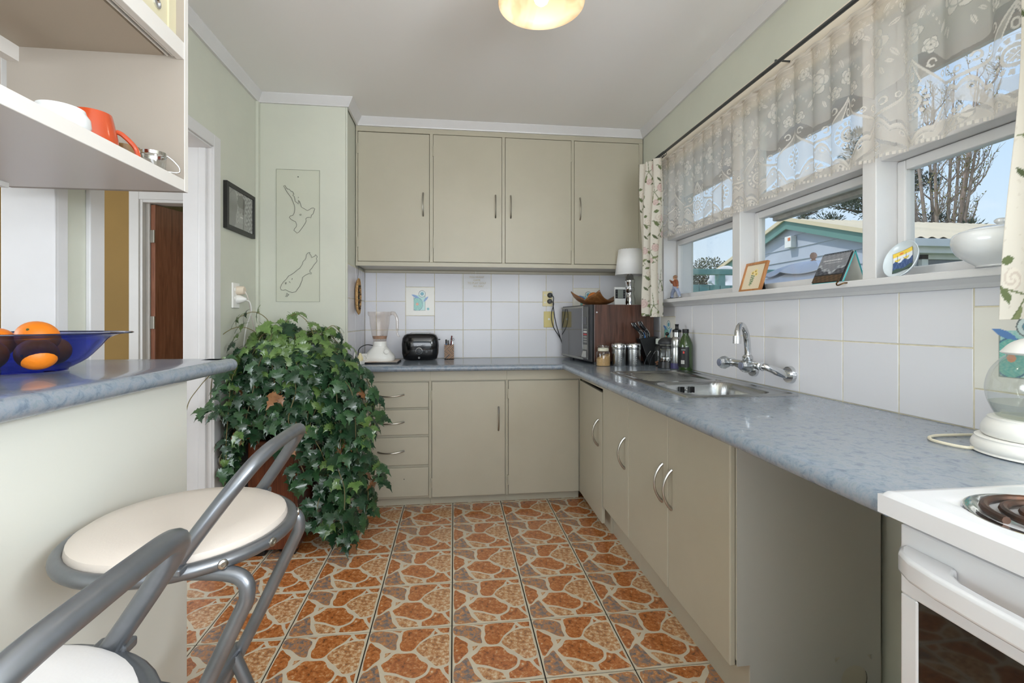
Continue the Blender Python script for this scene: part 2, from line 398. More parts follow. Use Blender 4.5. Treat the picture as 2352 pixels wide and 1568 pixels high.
def decor_col(u, v):
    """turquoise block, ring flower and blue leaves on an off-white glazed tile"""
    base = (226, 224, 216)
    n = 0.5 + 0.5*math.sin(u*91 + math.sin(v*57)*3)*math.sin(v*83 + u*31)
    c = base
    if 0.27 < u < 0.69 and 0.17 < v < 0.72:
        c = (150 + 40*n, 206 + 10*n, 200 + 12*n)
        if u < 0.29 or u > 0.67 or v < 0.19: c = (150, 160, 150)
    # drop outline
    du, dv = (u-0.40)/0.20, (v-0.40)/0.24
    if du*du + dv*dv < 1 and v > 0.18 and u > 0.28:
        c = (104 + 44*n, 178 + 20*n, 172 + 10*n)
        if du*du + dv*dv > 0.86: c = (96, 130, 150)
    if (u-0.40)**2 + (v-0.40)**2 < 0.0022: c = (222, 156, 122)
    # ring flower
    d = math.hypot(u-0.57, v-0.77)
    if d < 0.125: c = (206, 222, 220)
    if 0.108 < d < 0.125: c = (120, 130, 130)
    if d < 0.052: c = (86, 160, 180)
    if 0.052 < d < 0.064: c = (130, 150, 160)
    def leaf(cx, cy, a, L, W):
        x, y = (u-cx)*math.cos(a)+(v-cy)*math.sin(a), -(u-cx)*math.sin(a)+(v-cy)*math.cos(a)
        return abs(x) < L and abs(y) < W*(1-(x/L)**2)
    if leaf(0.33, 0.68, -0.42, 0.15, 0.042) or leaf(0.70, 0.58, 0.85, 0.13, 0.036): c = (104, 142, 196)
    if (u-0.78)**2 + (v-0.23)**2 < 0.0020: c = (90, 168, 176)
    return c
dec0 = None
def decor(wall, loc, rz):
    global dec0
    if dec0 is None:
        mb = MB()
        s = TW - 2*G
        mb.grid(lambda u, v: ((u-0.5)*s, 0, (v-0.5)*s), 110, 110)
        n0 = len(mb.v)
        h = s/2
        mb.add([(-h,0,-h),(h,0,-h),(h,0,h),(-h,0,h),(-h,0.009,-h),(h,0.009,-h),(h,0.009,h),(-h,0.009,h)], [(0,1,5,4),(1,2,6,5),(2,3,7,6),(3,0,4,7),(4,5,6,7)])
        dec0 = o = obj('decor_tile', mb, M_print, wall)
        paint(o, [decor_col(i/110, j/110) for j in range(111) for i in range(111)] + [(226,224,216)]*8)
        o['label'] = 'off-white tile printed with a turquoise block and blue leaves'
    else:
        o = dec0.copy(); COL.objects.link(o); o.parent = wall
    o.location = loc; o.rotation_euler = (0, 0, rz)
rows = [(CT, 1.080), (1.080, 1.283), (1.283, 1.486)]
xs = [XA] + [-0.547 + TW*j for j in range(0, 10)] + [XR]
xs = [x for x in xs if x <= XR]
for i in range(len(xs)-1):
    a, b = xs[i], xs[i+1]
    if b - a < 0.012: continue
    if i in (2, 8):
        tile_back(a, b, CT, 1.080); tile_back(a, b, 1.080, 1.1825); tile_back(a, b, 1.3855, 1.486)
        decor(wb_, ((a+b)/2, YB, 1.284), 0)
    else:
        for z0, z1 in rows: tile_back(a, b, z0, z1)
ys = [2.468 + TW*4] + [2.468 - TW*j for j in range(-3, 11)]
ys = [YB] + [y for y in ys if y < YB - 0.01]
ys = sorted(set(round(y, 4) for y in ys), reverse=True)
for i in range(len(ys)-1):
    b, a = ys[i], ys[i+1]
    if abs(b - 2.874) < 0.004 or abs(b - 1.047) < 0.004:
        z0 = 0.968 if b > 2 else 0.980
        tile_right(a, b, CT, z0); tile_right(a, b, z0+TW, 1.232)
        decor(wr, (XR, (a+b)/2, z0+TW/2), -PI/2)
    else:
        tile_right(a, b, CT, 1.080); tile_right(a, b, 1.080, 1.232)
sy = [YB, 3.345, 3.142, YA+0.012]
for i in range(3):
    for z0, z1 in rows: tile_side(sy[i+1], sy[i], z0, z1)

# ceiling trim: one bevelled cornice following the walls round
prof = [(0.0, 0.0), (0.012, 0.0), (0.014, 0.006), (0.040, ZCEIL-ZC-0.004), (0.040, ZCEIL-ZC), (0.0, ZCEIL-ZC)]
path = [((XL, YREAR), (1, 0)), ((XL, YA), (1, -1)), ((XA, YA), (1, -1)), ((XA, YC), (1, -1)), ((XR+0.007, YC), (-1, -1)), ((XR+0.007, YREAR), (-1, 0))]
mb = MB(); vs = []; fs = []; n = len(prof)
for (p, d) in path:
    for o_, h in prof: vs.append((p[0]+d[0]*o_, p[1]+d[1]*o_, ZC+h))
for i in range(len(path)-1):
    for k in range(n): fs.append((i*n+k, i*n+(k+1) % n, (i+1)*n+(k+1) % n, (i+1)*n+k))
struct('trim_1', mb.add(vs, fs), M_white, 'white bevelled cornice between walls and ceiling')
# corner battens and door trim
struct('trim_2', MB().box(XL, YA-0.030, 0, XL+0.016, YA, ZC).box(XA-0.006, YA-0.003, 0, XA+0.003, YA+0.012, ZC), M_wall, 'slim painted batten in the wall corner', bevel=0.002)
tr = struct('trim_3', MB().box(XL, 1.612, 0, XL+0.014, 1.674, 2.015).box(XL, 2.376, 0, XL+0.014, 2.438, 2.015).box(XL, 1.674, 1.958, XL+0.014, 2.376, 2.015)
            .box(XL-WT-0.002, 1.666, 0, XL+0.004, 1.676, 1.958).box(XL-WT-0.002, 2.374, 0, XL+0.004, 2.384, 1.958).box(XL-WT-0.002, 1.676, 1.95, XL+0.004, 2.376, 1.96)
            .box(XL-0.052, 2.366, 0, XL-0.020, 2.376, 1.95), M_white, 'white painted doorway lining and architrave', bevel=0.003)
struct('trim_4', MB().box(XL-WT-0.004, 1.484, 0, XL+0.012, 1.494, 2.25).box(XL, 1.492, 0.9, XL+0.012, 1.530, 2.25), M_white, 'white edge lining of the hatch beside the bar', bevel=0.002)
struct('baseboard_left', MB().box(XL, 2.438, 0, XL+0.014, YA, 0.085).box(XL+0.014, YA-0.014, 0, XA, YA, 0.085), M_white, 'white skirting board behind the plant', bevel=0.003)

# the hall and the room behind it, seen through doorway and hatch
HX0, HX1, HY1 = -3.6, XL-WT, 3.70
struct('floor_hall', MB().box(HX0, YREAR, -0.10, -1.30, 6.2, -0.001), wood_mat('hall_boards', (120, 84, 52), (146, 106, 68), (164, 124, 84), axis=1), 'brown timber floor of the hall')
struct('ceiling_hall', MB().box(HX0-0.1, YREAR, ZCEIL, -1.30, 6.2, ZCEIL+0.1), M_ceil, 'white hall ceiling')
struct('wall_hall_left', MB().box(HX0-0.1, YREAR, 0, HX0, -0.4, ZCEIL).box(HX0-0.1, 2.2, 0, HX0, 6.2, ZCEIL).box(HX0-0.1, -0.4, 0, HX0, 2.2, 0.75).box(HX0-0.1, -0.4, 2.15, HX0, 2.2, ZCEIL), M_wall, 'hall wall with an opening added for fill light')
struct('wall_hall_end', MB().box(HX0, HY1, 0, -2.235, HY1+0.1, ZCEIL).box(-1.42, HY1, 0, HX1, HY1+0.1, ZCEIL).box(-2.235, HY1, 2.02, -1.42, HY1+0.1, ZCEIL), M_ochre, 'ochre painted end wall of the hall')
struct('wall_hall_rear', MB().box(HX0, YREAR-0.1, 0, -1.30, YREAR, ZCEIL), M_wall, 'rear wall of the next room')
struct('wall_far_room', MB().box(HX0, 5.9, 0, -0.9, 6.0, ZCEIL).box(-1.0, HY1+0.1, 0, -0.9, 5.9, ZCEIL), mat('pale_yellow_wall', (214, 204, 164), 0.7), 'pale yellow wall of the room beyond the hall')
struct('trim_5', MB().box(-2.290, HY1-0.016, 0, -2.225, HY1, 2.075).box(-2.225, HY1-0.016, 2.01, -1.43, HY1, 2.075).box(-1.43, HY1-0.016, 0, -1.365, HY1, 2.075)
       .box(-2.235, HY1-0.006, 0, -2.205, HY1+0.1, 2.015).box(-2.205, HY1+0.03, 0, -2.180, HY1+0.05, 2.0).box(-2.205, HY1-0.006, 1.99, -1.43, HY1+0.1, 2.015), M_white, 'white frame around the hall door', bevel=0.003)
dr = thing('door_1', 'open brown wood-veneer door in white frame at the end of the hall', 'door', (-2.178, HY1+0.04, 0.008), math.radians(75))
dr['kind'] = 'structure'
obj('door_leaf', MB().box(0.0, -0.036, 0, 0.76, 0, 1.975), M_door_wood, dr, bevel=0.002)
for z in (0.25, 1.08, 1.70):
    obj('hinge', MB().box(-0.012, -0.030, z, 0.006, -0.004, z+0.09).cyl((-0.008, -0.034, z), 0.006, 0.09, 8), M_handle, dr)
obj('door_handle', MB().cyl((0.70, -0.06, 1.0), 0.022, 0.02, 14, 'y').tube([(0.70, -0.06, 1.0), (0.70, -0.075, 1.0), (0.60, -0.075, 1.0)], 0.008), M_handle, dr, smooth=True)

# window -------------------------------------------------------------------------------------------
W0, W1 = 0.60, 2.785
win = thing('window_1', 'wide white timber kitchen window with fanlights above the sink', 'window', (1.35, 1.7, 1.25)); win['kind'] = 'structure'
panes = [(2.063, 2.772), (1.357, 2.003), (0.651, 1.307)]
def wp(name, mb, m, **k): return obj(name, mb, m, win, world=True, **k)
for i, (a, b) in enumerate(((2.003, 2.063), (1.307, 1.357))):
    wp('mullion', MB().box(1.270, a, 1.272, 1.365, b, 2.062), M_white, bevel=0.003)
wp('jamb', MB().box(1.262, 2.770, 1.272, 1.44, 2.787, 2.13), M_white, bevel=0.002)
wp('jamb', MB().box(1.262, 0.598, 1.272, 1.44, 0.655, 2.13), M_white, bevel=0.002)
wp('head', MB().box(1.285, 0.60, 2.062, 1.44, 2.787, 2.135), M_white, bevel=0.003)
for (a, b) in panes:
    wp('transom', MB().box(1.285, a, 1.632, 1.372, b, 1.662), M_white, bevel=0.003)
    for (z0, z1, st, x) in ((1.272, 1.630, 0.028, 1.340), (1.668, 2.060, 0.040, 1.338)):
        s = wp('sash', MB().box(x, a, z0, x+0.034, a+st, z1).box(x, b-st, z0, x+0.034, b, z1).box(x, a+st, z0, x+0.034, b-st, z0+0.036).box(x, a+st, z1-0.030, x+0.034, b-st, z1), M_white, bevel=0.004)
        obj('pane', MB().box(x+0.015, a+st-0.004, z0+0.032, x+0.019, b-st+0.004, z1-0.026), M_glass, s, world=True)
wp('drip_bar', MB().box(1.392, 1.40, 1.585, 1.430, 1.955, 1.612).box(1.374, 1.40, 1.60, 1.395, 1.955, 1.66), mat('weathered_bar', (176, 172, 166), 0.6, var=0.2, vscale=20), bevel=0.004)
ar = struct('trim_6', MB().box(1.268, 0.50, 2.060, XR+0.008, 2.87, 2.185), mat('cream_pelmet', (226, 216, 200), 0.45), 'cream board above the window', bevel=0.003)
struct('trim_7', MB().box(1.232, 0.40, 1.253, 1.345, 2.790, 1.274), M_white, 'white timber window sill', bevel=0.003)
struct('trim_8', MB().prism([(1.246, 1.253), (XR+0.008, 1.253), (XR+0.008, 1.230), (1.276, 1.230), (1.268, 1.240)], 'y', 0.40, 2.790), M_white, 'moulding under the window sill')
struct('trim_9', MB().box(1.262, 2.787, 1.274, XR+0.008, 2.80, 2.07), M_white, 'white edge strip at the left of the window', bevel=0.002)
# ---------------------------------------------------------------- handles
def bow_handle(parent, p0, p1, out, r=0.0042, bulge=0.028, name='handle'):
    """slender bowed pull between p0 and p1, bulging along out"""
    p0, p1, out = Vector(p0), Vector(p1), Vector(out)
    pts = []; rs = []
    for i in range(15):
        t = i/14; b = math.sin(PI*t)**0.75
        pts.append(p0.lerp(p1, t) + out*(bulge*b)); rs.append(r*(1.35 - 0.5*math.sin(PI*t)))
    mb = MB().tube(pts, rs, 8)
    return obj(name, mb, M_handle, parent, smooth=True, world=True)
# ---------------------------------------------------------------- base cupboards along the back wall
YD = 2.975
def carcass(name, mb, parent): return obj(name, mb, M_cab, parent, world=True, bevel=0.0015, seg=1)
def shadow_gap(parent, x0, x1, z0, z1, y): return None
du = thing('drawer_unit', 'stone-painted base unit of four drawers beside the plant', 'cabinet', (-0.386, 3.2, 0))
carcass('carcass', MB().box(XA+0.002, YD+0.018, 0.055, -0.147, YB-0.002, CT-0.037).box(XA+0.002, YD+0.055, 0, -0.147, YB-0.002, 0.055).box(XA+0.002, YD+0.004, 0.776, -0.147, YD+0.018, CT-0.037)
        .box(XA+0.002, YD+0.006, 0.055, -0.606, YD+0.018, 0.776).box(-0.156, YD+0.006, 0.055, -0.147, YD+0.018, 0.776), du)
for i, (z0, z1) in enumerate(((0.616, 0.768), (0.450, 0.602), (0.265, 0.433), (0.072, 0.247))):
    d = obj('drawer', MB().box(-0.604, YD, z0, -0.158, YD+0.019, z1), M_cab, du, world=True, bevel=0.002)
    if i < 3: bow_handle(d, (-0.461, YD, (z0+z1)/2), (-0.305, YD, (z0+z1)/2+0.004), (0, -1, -0.2))
    else:
        for x in (-0.41, -0.305): obj('screw_hole', MB().cyl((x, YD-0.0006, (z0+z1)/2+0.02), 0.003, 0.001, 8, 'y'), M_black, d, world=True)
def door_unit(name, label, x0, x1, d0, d1, handle_x, hinge_x):
    t = thing(name, label, 'cabinet', ((x0+x1)/2, 3.2, 0))
    carcass('carcass', MB().box(x0, YD+0.018, 0.055, x1, YB-0.002, CT-0.037).box(x0, YD+0.055, 0, x1, YB-0.002, 0.055).box(x0, YD+0.004, 0.776, x1, YD+0.018, CT-0.037)
            .box(x0, YD+0.006, 0.055, d0-0.003, YD+0.018, 0.776).box(d1+0.003, YD+0.006, 0.055, x1, YD+0.018, 0.776), t)
    d = obj('door', MB().box(d0, YD, 0.061, d1, YD+0.019, 0.770), M_cab, t, world=True, bevel=0.002)
    if handle_x is not None: bow_handle(d, (handle_x, YD, 0.609), (handle_x, YD, 0.462), (0, -1, 0))
    for z in (0.12, 0.66): obj('hinge', MB().box(hinge_x-0.005, YD-0.0015, z, hinge_x+0.005, YD+0.004, z+0.06).cyl((hinge_x, YD-0.002, z), 0.003, 0.06, 8), M_cab, t, world=True)
    return t
door_unit('base_cupboard', 'stone-painted base cupboard right of the drawers with a handle on its door', -0.147, 0.326, -0.137, 0.315, 0.274, -0.139)
door_unit('base_cupboard', 'stone-painted corner base cupboard whose door has no handle', 0.326, 0.80, 0.337, 0.788, None, 0.333)

# base cupboards under the window
XD = 0.79
def side_unit(label, y0, y1, doors, kick, top=0.838, bottom=0.150):
    t = thing('base_cupboard', label, 'cabinet', (1.04, (y0+y1)/2, 0))
    mb = MB().box(XD+0.019, y0, 0.150, 1.276, y0+0.018, CT-0.037).box(XD+0.019, y1-0.018, 0.150, 1.276, y1, CT-0.037).box(XD+0.019, y0, 0.150, 1.276, y1, 0.168).box(1.268, y0, 0.168, 1.276, y1, CT-0.037).box(XD+0.019, y0, CT-0.060, XD+0.032, y1, CT-0.037)
    if kick: mb.box(0.850, y0, 0, 1.276, y1, 0.150)
    else: mb.box(XD+0.05, y0, 0.0, 1.276, y1, 0.150).box(XD+0.004, y0, 0.778, XD+0.02, y1, CT-0.037)
    obj('carcass', mb, M_cab, t, world=True, bevel=0.0012, seg=1)
    for (a, b, hy, z0, z1, tilt) in doors:
        m2 = MB().box(XD, a, z0, XD+0.018, b, z1)
        if tilt:   # the door hangs a little low at its free edge
            m2.v = [(x, y, z - tilt*(b-y)/(b-a)) for x, y, z in m2.v]
        d = obj('door', m2, M_cab, t, world=True, bevel=0.004 if kick else 0.002)
        bow_handle(d, (XD, hy, 0.603), (XD, hy, 0.458), (-1, 0, 0), r=0.005, bulge=0.034)
    return t
side_unit('stone-painted base cupboard in the corner with a sagging door', 2.490, 2.974, [(2.502, 2.955, 2.562, 0.063, 0.770, 0.010)], False)
side_unit('stone-painted narrow base cupboard between the corner and the sink doors', 2.107, 2.489, [(2.108, 2.486, 2.150, 0.150, 0.836, 0)], True)
su = side_unit('stone-painted sink cupboard with a pair of doors', 1.294, 2.106, [(1.701, 2.104, 1.744, 0.150, 0.836, 0), (1.295, 1.697, 1.666, 0.150, 0.836, 0)], True)
# end panel with a pipe hole, facing the gap beside the stove
mb = MB()
cx, cz, rr = 1.183, 0.080, 0.043
P0 = [(XD+0.020, CT-0.037), (XD+0.020, 0.151), (0.850, 0.151), (0.850, 0.0), (1.270, 0.0), (1.270, CT-0.037)]
mb.box(XD+0.020, 1.2905, 0.151, 1.270, 1.2938, CT-0.037).box(0.850, 1.2905, 0.0, 1.120, 1.2938, 0.151).box(1.240, 1.2905, 0.0, 1.270, 1.2938, 0.151)
vs = []; n = 24
sq = []
for i in range(n):
    a = 2*PI*i/n; vs.append((cx+rr*math.cos(a), 1.2905, cz+rr*math.sin(a)))
    k = max(abs(math.cos(a))/0.060, abs(math.sin(a))/(0.0755)); sq.append((min(max(1.180+math.cos(a)/k, 1.12), 1.24), 1.2905, min(max(0.0755+math.sin(a)/k, 0.0), 0.151)))
mb.add(vs+sq, [(i, (i+1) % n, n+(i+1) % n, n+i) for i in range(n)])
o = obj('end_panel', mb, mat('end_panel_grey_paint', (178, 176, 168), 0.4, bump=0.03), su, world=True, label='grey-painted end panel with a round pipe hole')
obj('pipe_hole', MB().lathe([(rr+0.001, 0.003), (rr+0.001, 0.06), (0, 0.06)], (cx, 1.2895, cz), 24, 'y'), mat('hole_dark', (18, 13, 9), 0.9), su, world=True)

# wall cupboards -----------------------------------------------------------------------------------
wc = thing('wall_cupboard', 'stone-painted run of wall cupboards with four doors above the tiles', 'cabinet', (0.33, 3.3, 1.50))
mb = MB().box(XA+0.002, YC+0.02, 1.503, XR, YB-0.002, ZC+0.001).box(XA-0.003, YC, 2.366, XR+0.002, YC+0.02, ZC+0.02).box(XA-0.003, YC-0.003, 1.500, XR+0.002, YC+0.02, 1.527)
for a, b in ((XA-0.003, -0.617), (-0.160, -0.138), (0.314, 0.335), (0.786, 0.806), (1.262, XR+0.002)): mb.box(a, YC, 1.527, b, YC+0.02, 2.366)
obj('carcass', mb, M_cab, wc, world=True, bevel=0.0015, seg=1)
obj('back_moulding', MB().box(XA+0.002, YB-0.02, 1.485, XR-0.002, YB-0.001, 1.503), M_cab, wc, world=True, bevel=0.003)
for i, (a, b, hx, hg) in enumerate(((-0.615, -0.163, -0.202, -0.617), (-0.136, 0.312, 0.271, -0.138), (0.337, 0.784, 0.373, 0.787), (0.808, 1.260, 0.846, 1.262))):
    d = obj('door', MB().box(a, YC-0.002+0.004*(i == 0), 1.531, b, YC+0.017, 2.362), M_cab, wc, world=True, bevel=0.002)
    bow_handle(d, (hx, YC, 1.979), (hx, YC, 1.829), (0, -1, 0))
    for z in (1.62, 2.22): obj('hinge', MB().box(hg-0.005, YC-0.003, z, hg+0.005, YC+0.003, z+0.065).cyl((hg, YC-0.004, z), 0.0028, 0.065, 8), M_cab, wc, world=True)

# worktop ------------------------------------------------------------------------------------------
def nose(th=0.036, r=0.018, n=7, back=0.10):
    """cross-section (depth from front edge, height from top)"""
    q = [(back, -th)]
    for i in range(n+1):
        a = -PI/2 - PI*i/n
        q.append((r + r*math.cos(a), -r + r*math.sin(a)))
    return q + [(back, 0.0)]
XE, YE, YS = 0.660, 2.888, 0.672
pr = nose()
wt = MB(); vs = []; n = len(pr)
for (x, y, dx, dy) in ((XA+0.001, YE, 0, 1), (XE, YE, 1, 1), (XE, YS, 1, 0)):
    for d, h in pr: vs.append((x+dx*d, y+dy*d, CT+h))
wt.add(vs, [(i*n+k, i*n+k+1, (i+1)*n+k+1, (i+1)*n+k) for i in range(2) for k in range(n-1)])
wt.add([v for v in vs[:n]], [tuple(range(n))]); wt.add([v for v in vs[2*n:]], [tuple(range(n))])
b0, zt, zb = 0.10, CT, CT-0.036
SX0, SX1, SY0, SY1 = 0.825, 1.222, 1.606, 2.402
def slab(x0, y0, x1, y1): wt.add([(x0,y0,zt),(x1,y0,zt),(x1,y1,zt),(x0,y1,zt),(x0,y0,zb),(x1,y0,zb),(x1,y1,zb),(x0,y1,zb)], [(0,1,2,3),(7,6,5,4)])
slab(XA+0.001, YE+b0, XE+b0, YB-0.0005); slab(XE+b0, SY1, XR-0.0005, YB-0.0005); slab(XE+b0, YS, XR-0.0005, SY0); slab(XE+b0, SY0, SX0, SY1); slab(SX1, SY0, XR-0.0005, SY1)
wt.add([(XE+b0,YS,zt),(XR-0.0005,YS,zt),(XR-0.0005,YS,zb),(XE+b0,YS,zb)], [(0,1,2,3)])
o = obj('worktop', wt, M_top, None, smooth=True, origin=(0.3, 2.9, CT))
tag(o, 'L-shaped mottled blue laminate kitchen worktop with a rounded front edge', 'worktop')

# sink ---------------------------------------------------------------------------------------------
sk = thing('kitchen_sink', 'stainless steel sink and drainer set in the blue worktop', 'sink', (1.02, 2.0, CT))
KX0, KX1, KY0, KY1 = 0.806, 1.240, 1.588, 2.420
def sstep(a, b, x):
    t = min(max((x-a)/(b-a), 0), 1); return t*t*(3-2*t)
def rrect(x, y, x0, x1, y0, y1, r):
    """signed distance to a rounded rectangle, negative inside"""
    qx = abs(x-(x0+x1)/2)-(x1-x0)/2+r; qy = abs(y-(y0+y1)/2)-(y1-y0)/2+r
    return math.hypot(max(qx, 0), max(qy, 0)) + min(max(qx, qy), 0) - r
def sink_z(x, y):
    z = 0.0062
    e_ = min(x-KX0, KX1-x, y-KY0, KY1-y)
    z -= 0.0060*(1-sstep(0.0, 0.006, e_))
    z -= 0.0040*sstep(0.012, 0.024, e_)
    d = rrect(x, y, 0.850, 1.180, 1.632, 1.985, 0.075)
    z -= 0.150*sstep(0.003, -0.026, d) + 0.004*sstep(-0.04, -0.16, d)
    d2 = rrect(x, y, 0.845, 1.170, 2.035, 2.385, 0.05)
    if d2 < 0.012:
        w = sstep(0.012, -0.010, d2)
        z -= 0.0075*w*(0.7+0.3*(x-0.845)/0.33)
        k = (x-0.845)*0.62 + (y-2.03)
        z += 0.0042*sstep(-0.012, -0.03, d2)*max(0, math.sin(k*2*PI/0.052))**2
    d3 = math.hypot(x-1.19, y-2.03)
    if d3 < 0.03: z -= 0.0025*sstep(0.022, 0.018, d3)
    return z
nu, nv = 86, 150
mb = MB().grid(lambda u, v: (KX0+(KX1-KX0)*u, KY0+(KY1-KY0)*v, CT+sink_z(KX0+(KX1-KX0)*u, KY0+(KY1-KY0)*v)), nu, nv)
obj('basin_and_drainer', mb, M_steel, sk, smooth='all', world=True)
for x in (0.972, 0.986, 1.018, 1.032): obj('overflow_slot', MB().box(x-0.0032, 1.962, CT-0.042, x+0.0032, 1.978, CT-0.016), M_black, sk, world=True, bevel=0.002)
obj('overflow_screw', MB().ball((1.002, 1.970, CT-0.030), 0.004, 10, 6), M_chrome, sk, world=True, smooth=True)
obj('tap_hole_cover', MB().lathe([(0, 0.003), (0.016, 0.0028), (0.019, 0)], (1.19, 2.03, CT+0.0012), 20), M_steel, sk, world=True, smooth=True)
obj('waste', MB().lathe([(0.045, 0), (0.04, 0.003), (0.02, 0.0015), (0, 0.001)], (1.015, 1.81, CT-0.152), 24), M_chrome, sk, world=True, smooth=True)

# wall mixer tap -----------------------------------------------------------------------------------
fc = thing('mixer_tap', 'chrome wall-mounted mixer tap with clear faceted knobs over the sink', 'tap', (1.2, 1.81, 0.97))
XB, ZB = 1.175, 0.972
obj('bridge_body', MB().tube([(XB, 1.925, ZB), (XB, 1.70, ZB)], 0.0145, 14).lathe([(0.018, -0.004), (0.018, 0.02)], (XB, 1.80, ZB+0.004), 14)
    .tube([(XB, 1.722, ZB), (XB, 1.712, ZB)], 0.0185, 14).tube([(XB, 1.915, ZB), (XB, 1.905, ZB)], 0.0185, 14), M_chrome, fc, smooth=True, world=True)
for y0, y1 in ((1.70, 1.745), (1.925, 1.925)):
    obj('wall_union', MB().tube(smooth_path([(XB, y0+0.012, ZB), (XB+0.01, y0-0.006, ZB-0.002), (XB+0.045, y0-0.008, ZB-0.016), (XB+0.085, y0-0.002, ZB-0.030), (XR-0.004, y0, ZB-0.032)], 4), [0.014]*8+[0.016]*9, 12)
        .cyl((XR-0.014, y0, ZB-0.032), 0.031, 0.0135, 22, 'x', r2=0.034), M_chrome, fc, smooth=True, world=True)
obj('spout', MB().tube(smooth_path([(XB, 1.80, ZB+0.01), (XB, 1.80, ZB+0.06), (XB-0.012, 1.790, ZB+0.115), (XB-0.045, 1.757, ZB+0.152), (XB-0.085, 1.717, ZB+0.158), (XB-0.112, 1.690, ZB+0.135), (XB-0.120, 1.682, ZB+0.098)], 6),
    [0.0125]*14+[0.0115]*23, 14).tube([(XB-0.119, 1.683, ZB+0.118), (XB-0.121, 1.681, ZB+0.090)], 0.0145, 14)
    .lathe([(0.017, 0.012), (0.020, 0.018), (0.020, 0.032), (0.015, 0.038)], (XB, 1.80, ZB), 14), M_chrome, fc, smooth=True, world=True)
M_crys = glass_mat('crystal_acrylic', (226, 230, 232), rough=0.03, ior=1.5, mixf=0.9)
for y in (1.895, 1.742):
    k = obj('knob', MB().lathe([(0.010, 0.0), (0.024, -0.004), (0.027, -0.014), (0.025, -0.030), (0.019, -0.040), (0, -0.041)], (XB-0.026, y, ZB), 8, 'x'), M_crys, fc, world=True)
    obj('knob_cap', MB().lathe([(0.0145, 0), (0.0145, -0.003), (0, -0.004)], (XB-0.0665, y, ZB), 18, 'x'), mat('knob_cap_%d' % (y*10), (150, 156, 176), 0.25, 0.6), k, world=True, smooth=True)
    obj('knob_stem', MB().tube([(XB-0.008, y, ZB), (XB-0.05, y, ZB)], 0.0095, 10), M_chrome, fc, world=True, smooth=True)

# stove --------------------------------------------------------------------------------------------
st = thing('electric_stove', 'white enamel freestanding stove with coil burners and dark oven window', 'stove', (0.95, 0.36, 0))
SF, Y0, Y1 = 0.664, 0.080, 0.650
obj('body', MB().box(SF+0.012, Y0+0.004, 0.03, 1.255, Y1-0.006, 0.862).box(SF+0.04, Y0+0.03, 0, 1.22, Y1-0.03, 0.03).box(1.20, Y0+0.004, 0.862, 1.255, Y1-0.004, 1.02), M_enamel, st, world=True, bevel=0.004)
# cooktop with a raised rim and shallow well
def ct_z(x, y):
    e_ = min(x-(SF-0.026), 1.262-x, y-(Y0-0.004), (Y1+0.004)-y)
    z = 0.8935 - 0.006*(1-sstep(0, 0.007, e_))
    ang = sstep(0.045, 0.075, e_)
    return z - 0.0045*ang
mb = MB().grid(lambda u, v: (SF-0.026+(1.262-SF+0.026)*u, Y0-0.004+(Y1-Y0+0.008)*v, ct_z(SF-0.026+(1.262-SF+0.026)*u, Y0-0.004+(Y1-Y0+0.008)*v)), 70, 66)
x0, x1, y0, y1 = SF-0.026, 1.262, Y0-0.004, Y1+0.004
mb.add([(x0,y0,0.8875),(x1,y0,0.8875),(x1,y1,0.8875),(x0,y1,0.8875),(x0,y0,0.860),(x1,y0,0.860),(x1,y1,0.860),(x0,y1,0.860)], [(0,1,5,4),(1,2,6,5),(2,3,7,6),(3,0,4,7),(7,6,5,4)])
obj('cooktop', mb, M_enamel, st, smooth=True, world=True)
M_coil = mat('burner_coil', (58, 52, 48), 0.45, 0.6, var=0.4, vscale=30, var2=(96, 66, 50))
for (bx, by, br) in ((0.775, 0.515, 0.100), (0.775, 0.225, 0.082), (1.06, 0.515, 0.082), (1.06, 0.225, 0.100)):
    bw = obj('burner', MB().lathe([(br+0.004, 0.000), (br+0.001, 0.0045), (br-0.010, 0.0035), (br-0.016, -0.002), (br-0.03, -0.0035), (0, -0.004)], (bx, by, 0.8898), 40), M_chrome if True else None, st, smooth=True, world=True)
    pts = [(bx+(0.016+(br-0.034)*t/6.0)*math.cos(2*PI*t*0.58), by+(0.016+(br-0.034)*t/6.0)*math.sin(2*PI*t*0.58), 0.8965) for t in [k*0.06 for k in range(101)]]
    obj('coil', MB().tube(pts, 0.0052, 8), M_coil, bw, smooth=True, world=True)
    obj('drip_bowl', MB().lathe([(br-0.013, 0.0008), (br*0.5, 0.0002), (0, 0.0002)], (bx, by, 0.8872), 32), mat('drip_bowl_%d' % (bx*1000+by*10), (40, 42, 42), 0.25, 0.8), bw, smooth=True, world=True)
# oven door
dv = MB()
fy0, fy1, fz0, fz1 = Y0+0.002, Y1-0.008, 0.16, 0.846
gy0, gy1, gz0, gz1 = Y0+0.045, Y1-0.035, 0.33, 0.743
dv.box(SF, fy0, fz0, SF+0.026, fy1, gz0).box(SF, fy0, gz1, SF+0.026, fy1, fz1).box(SF, fy0, gz0, SF+0.026, gy0, gz1).box(SF, gy1, gz0, SF+0.026, fy1, gz1)
od = obj('oven_door', dv, M_enamel, st, world=True, bevel=0.003)
obj('oven_window', MB().box(SF+0.002, gy0-0.002, gz0-0.002, SF+0.010, gy1+0.002, gz1+0.002), mat('black_oven_glass', (26, 25, 24), 0.05, coat=0.6), od, world=True)
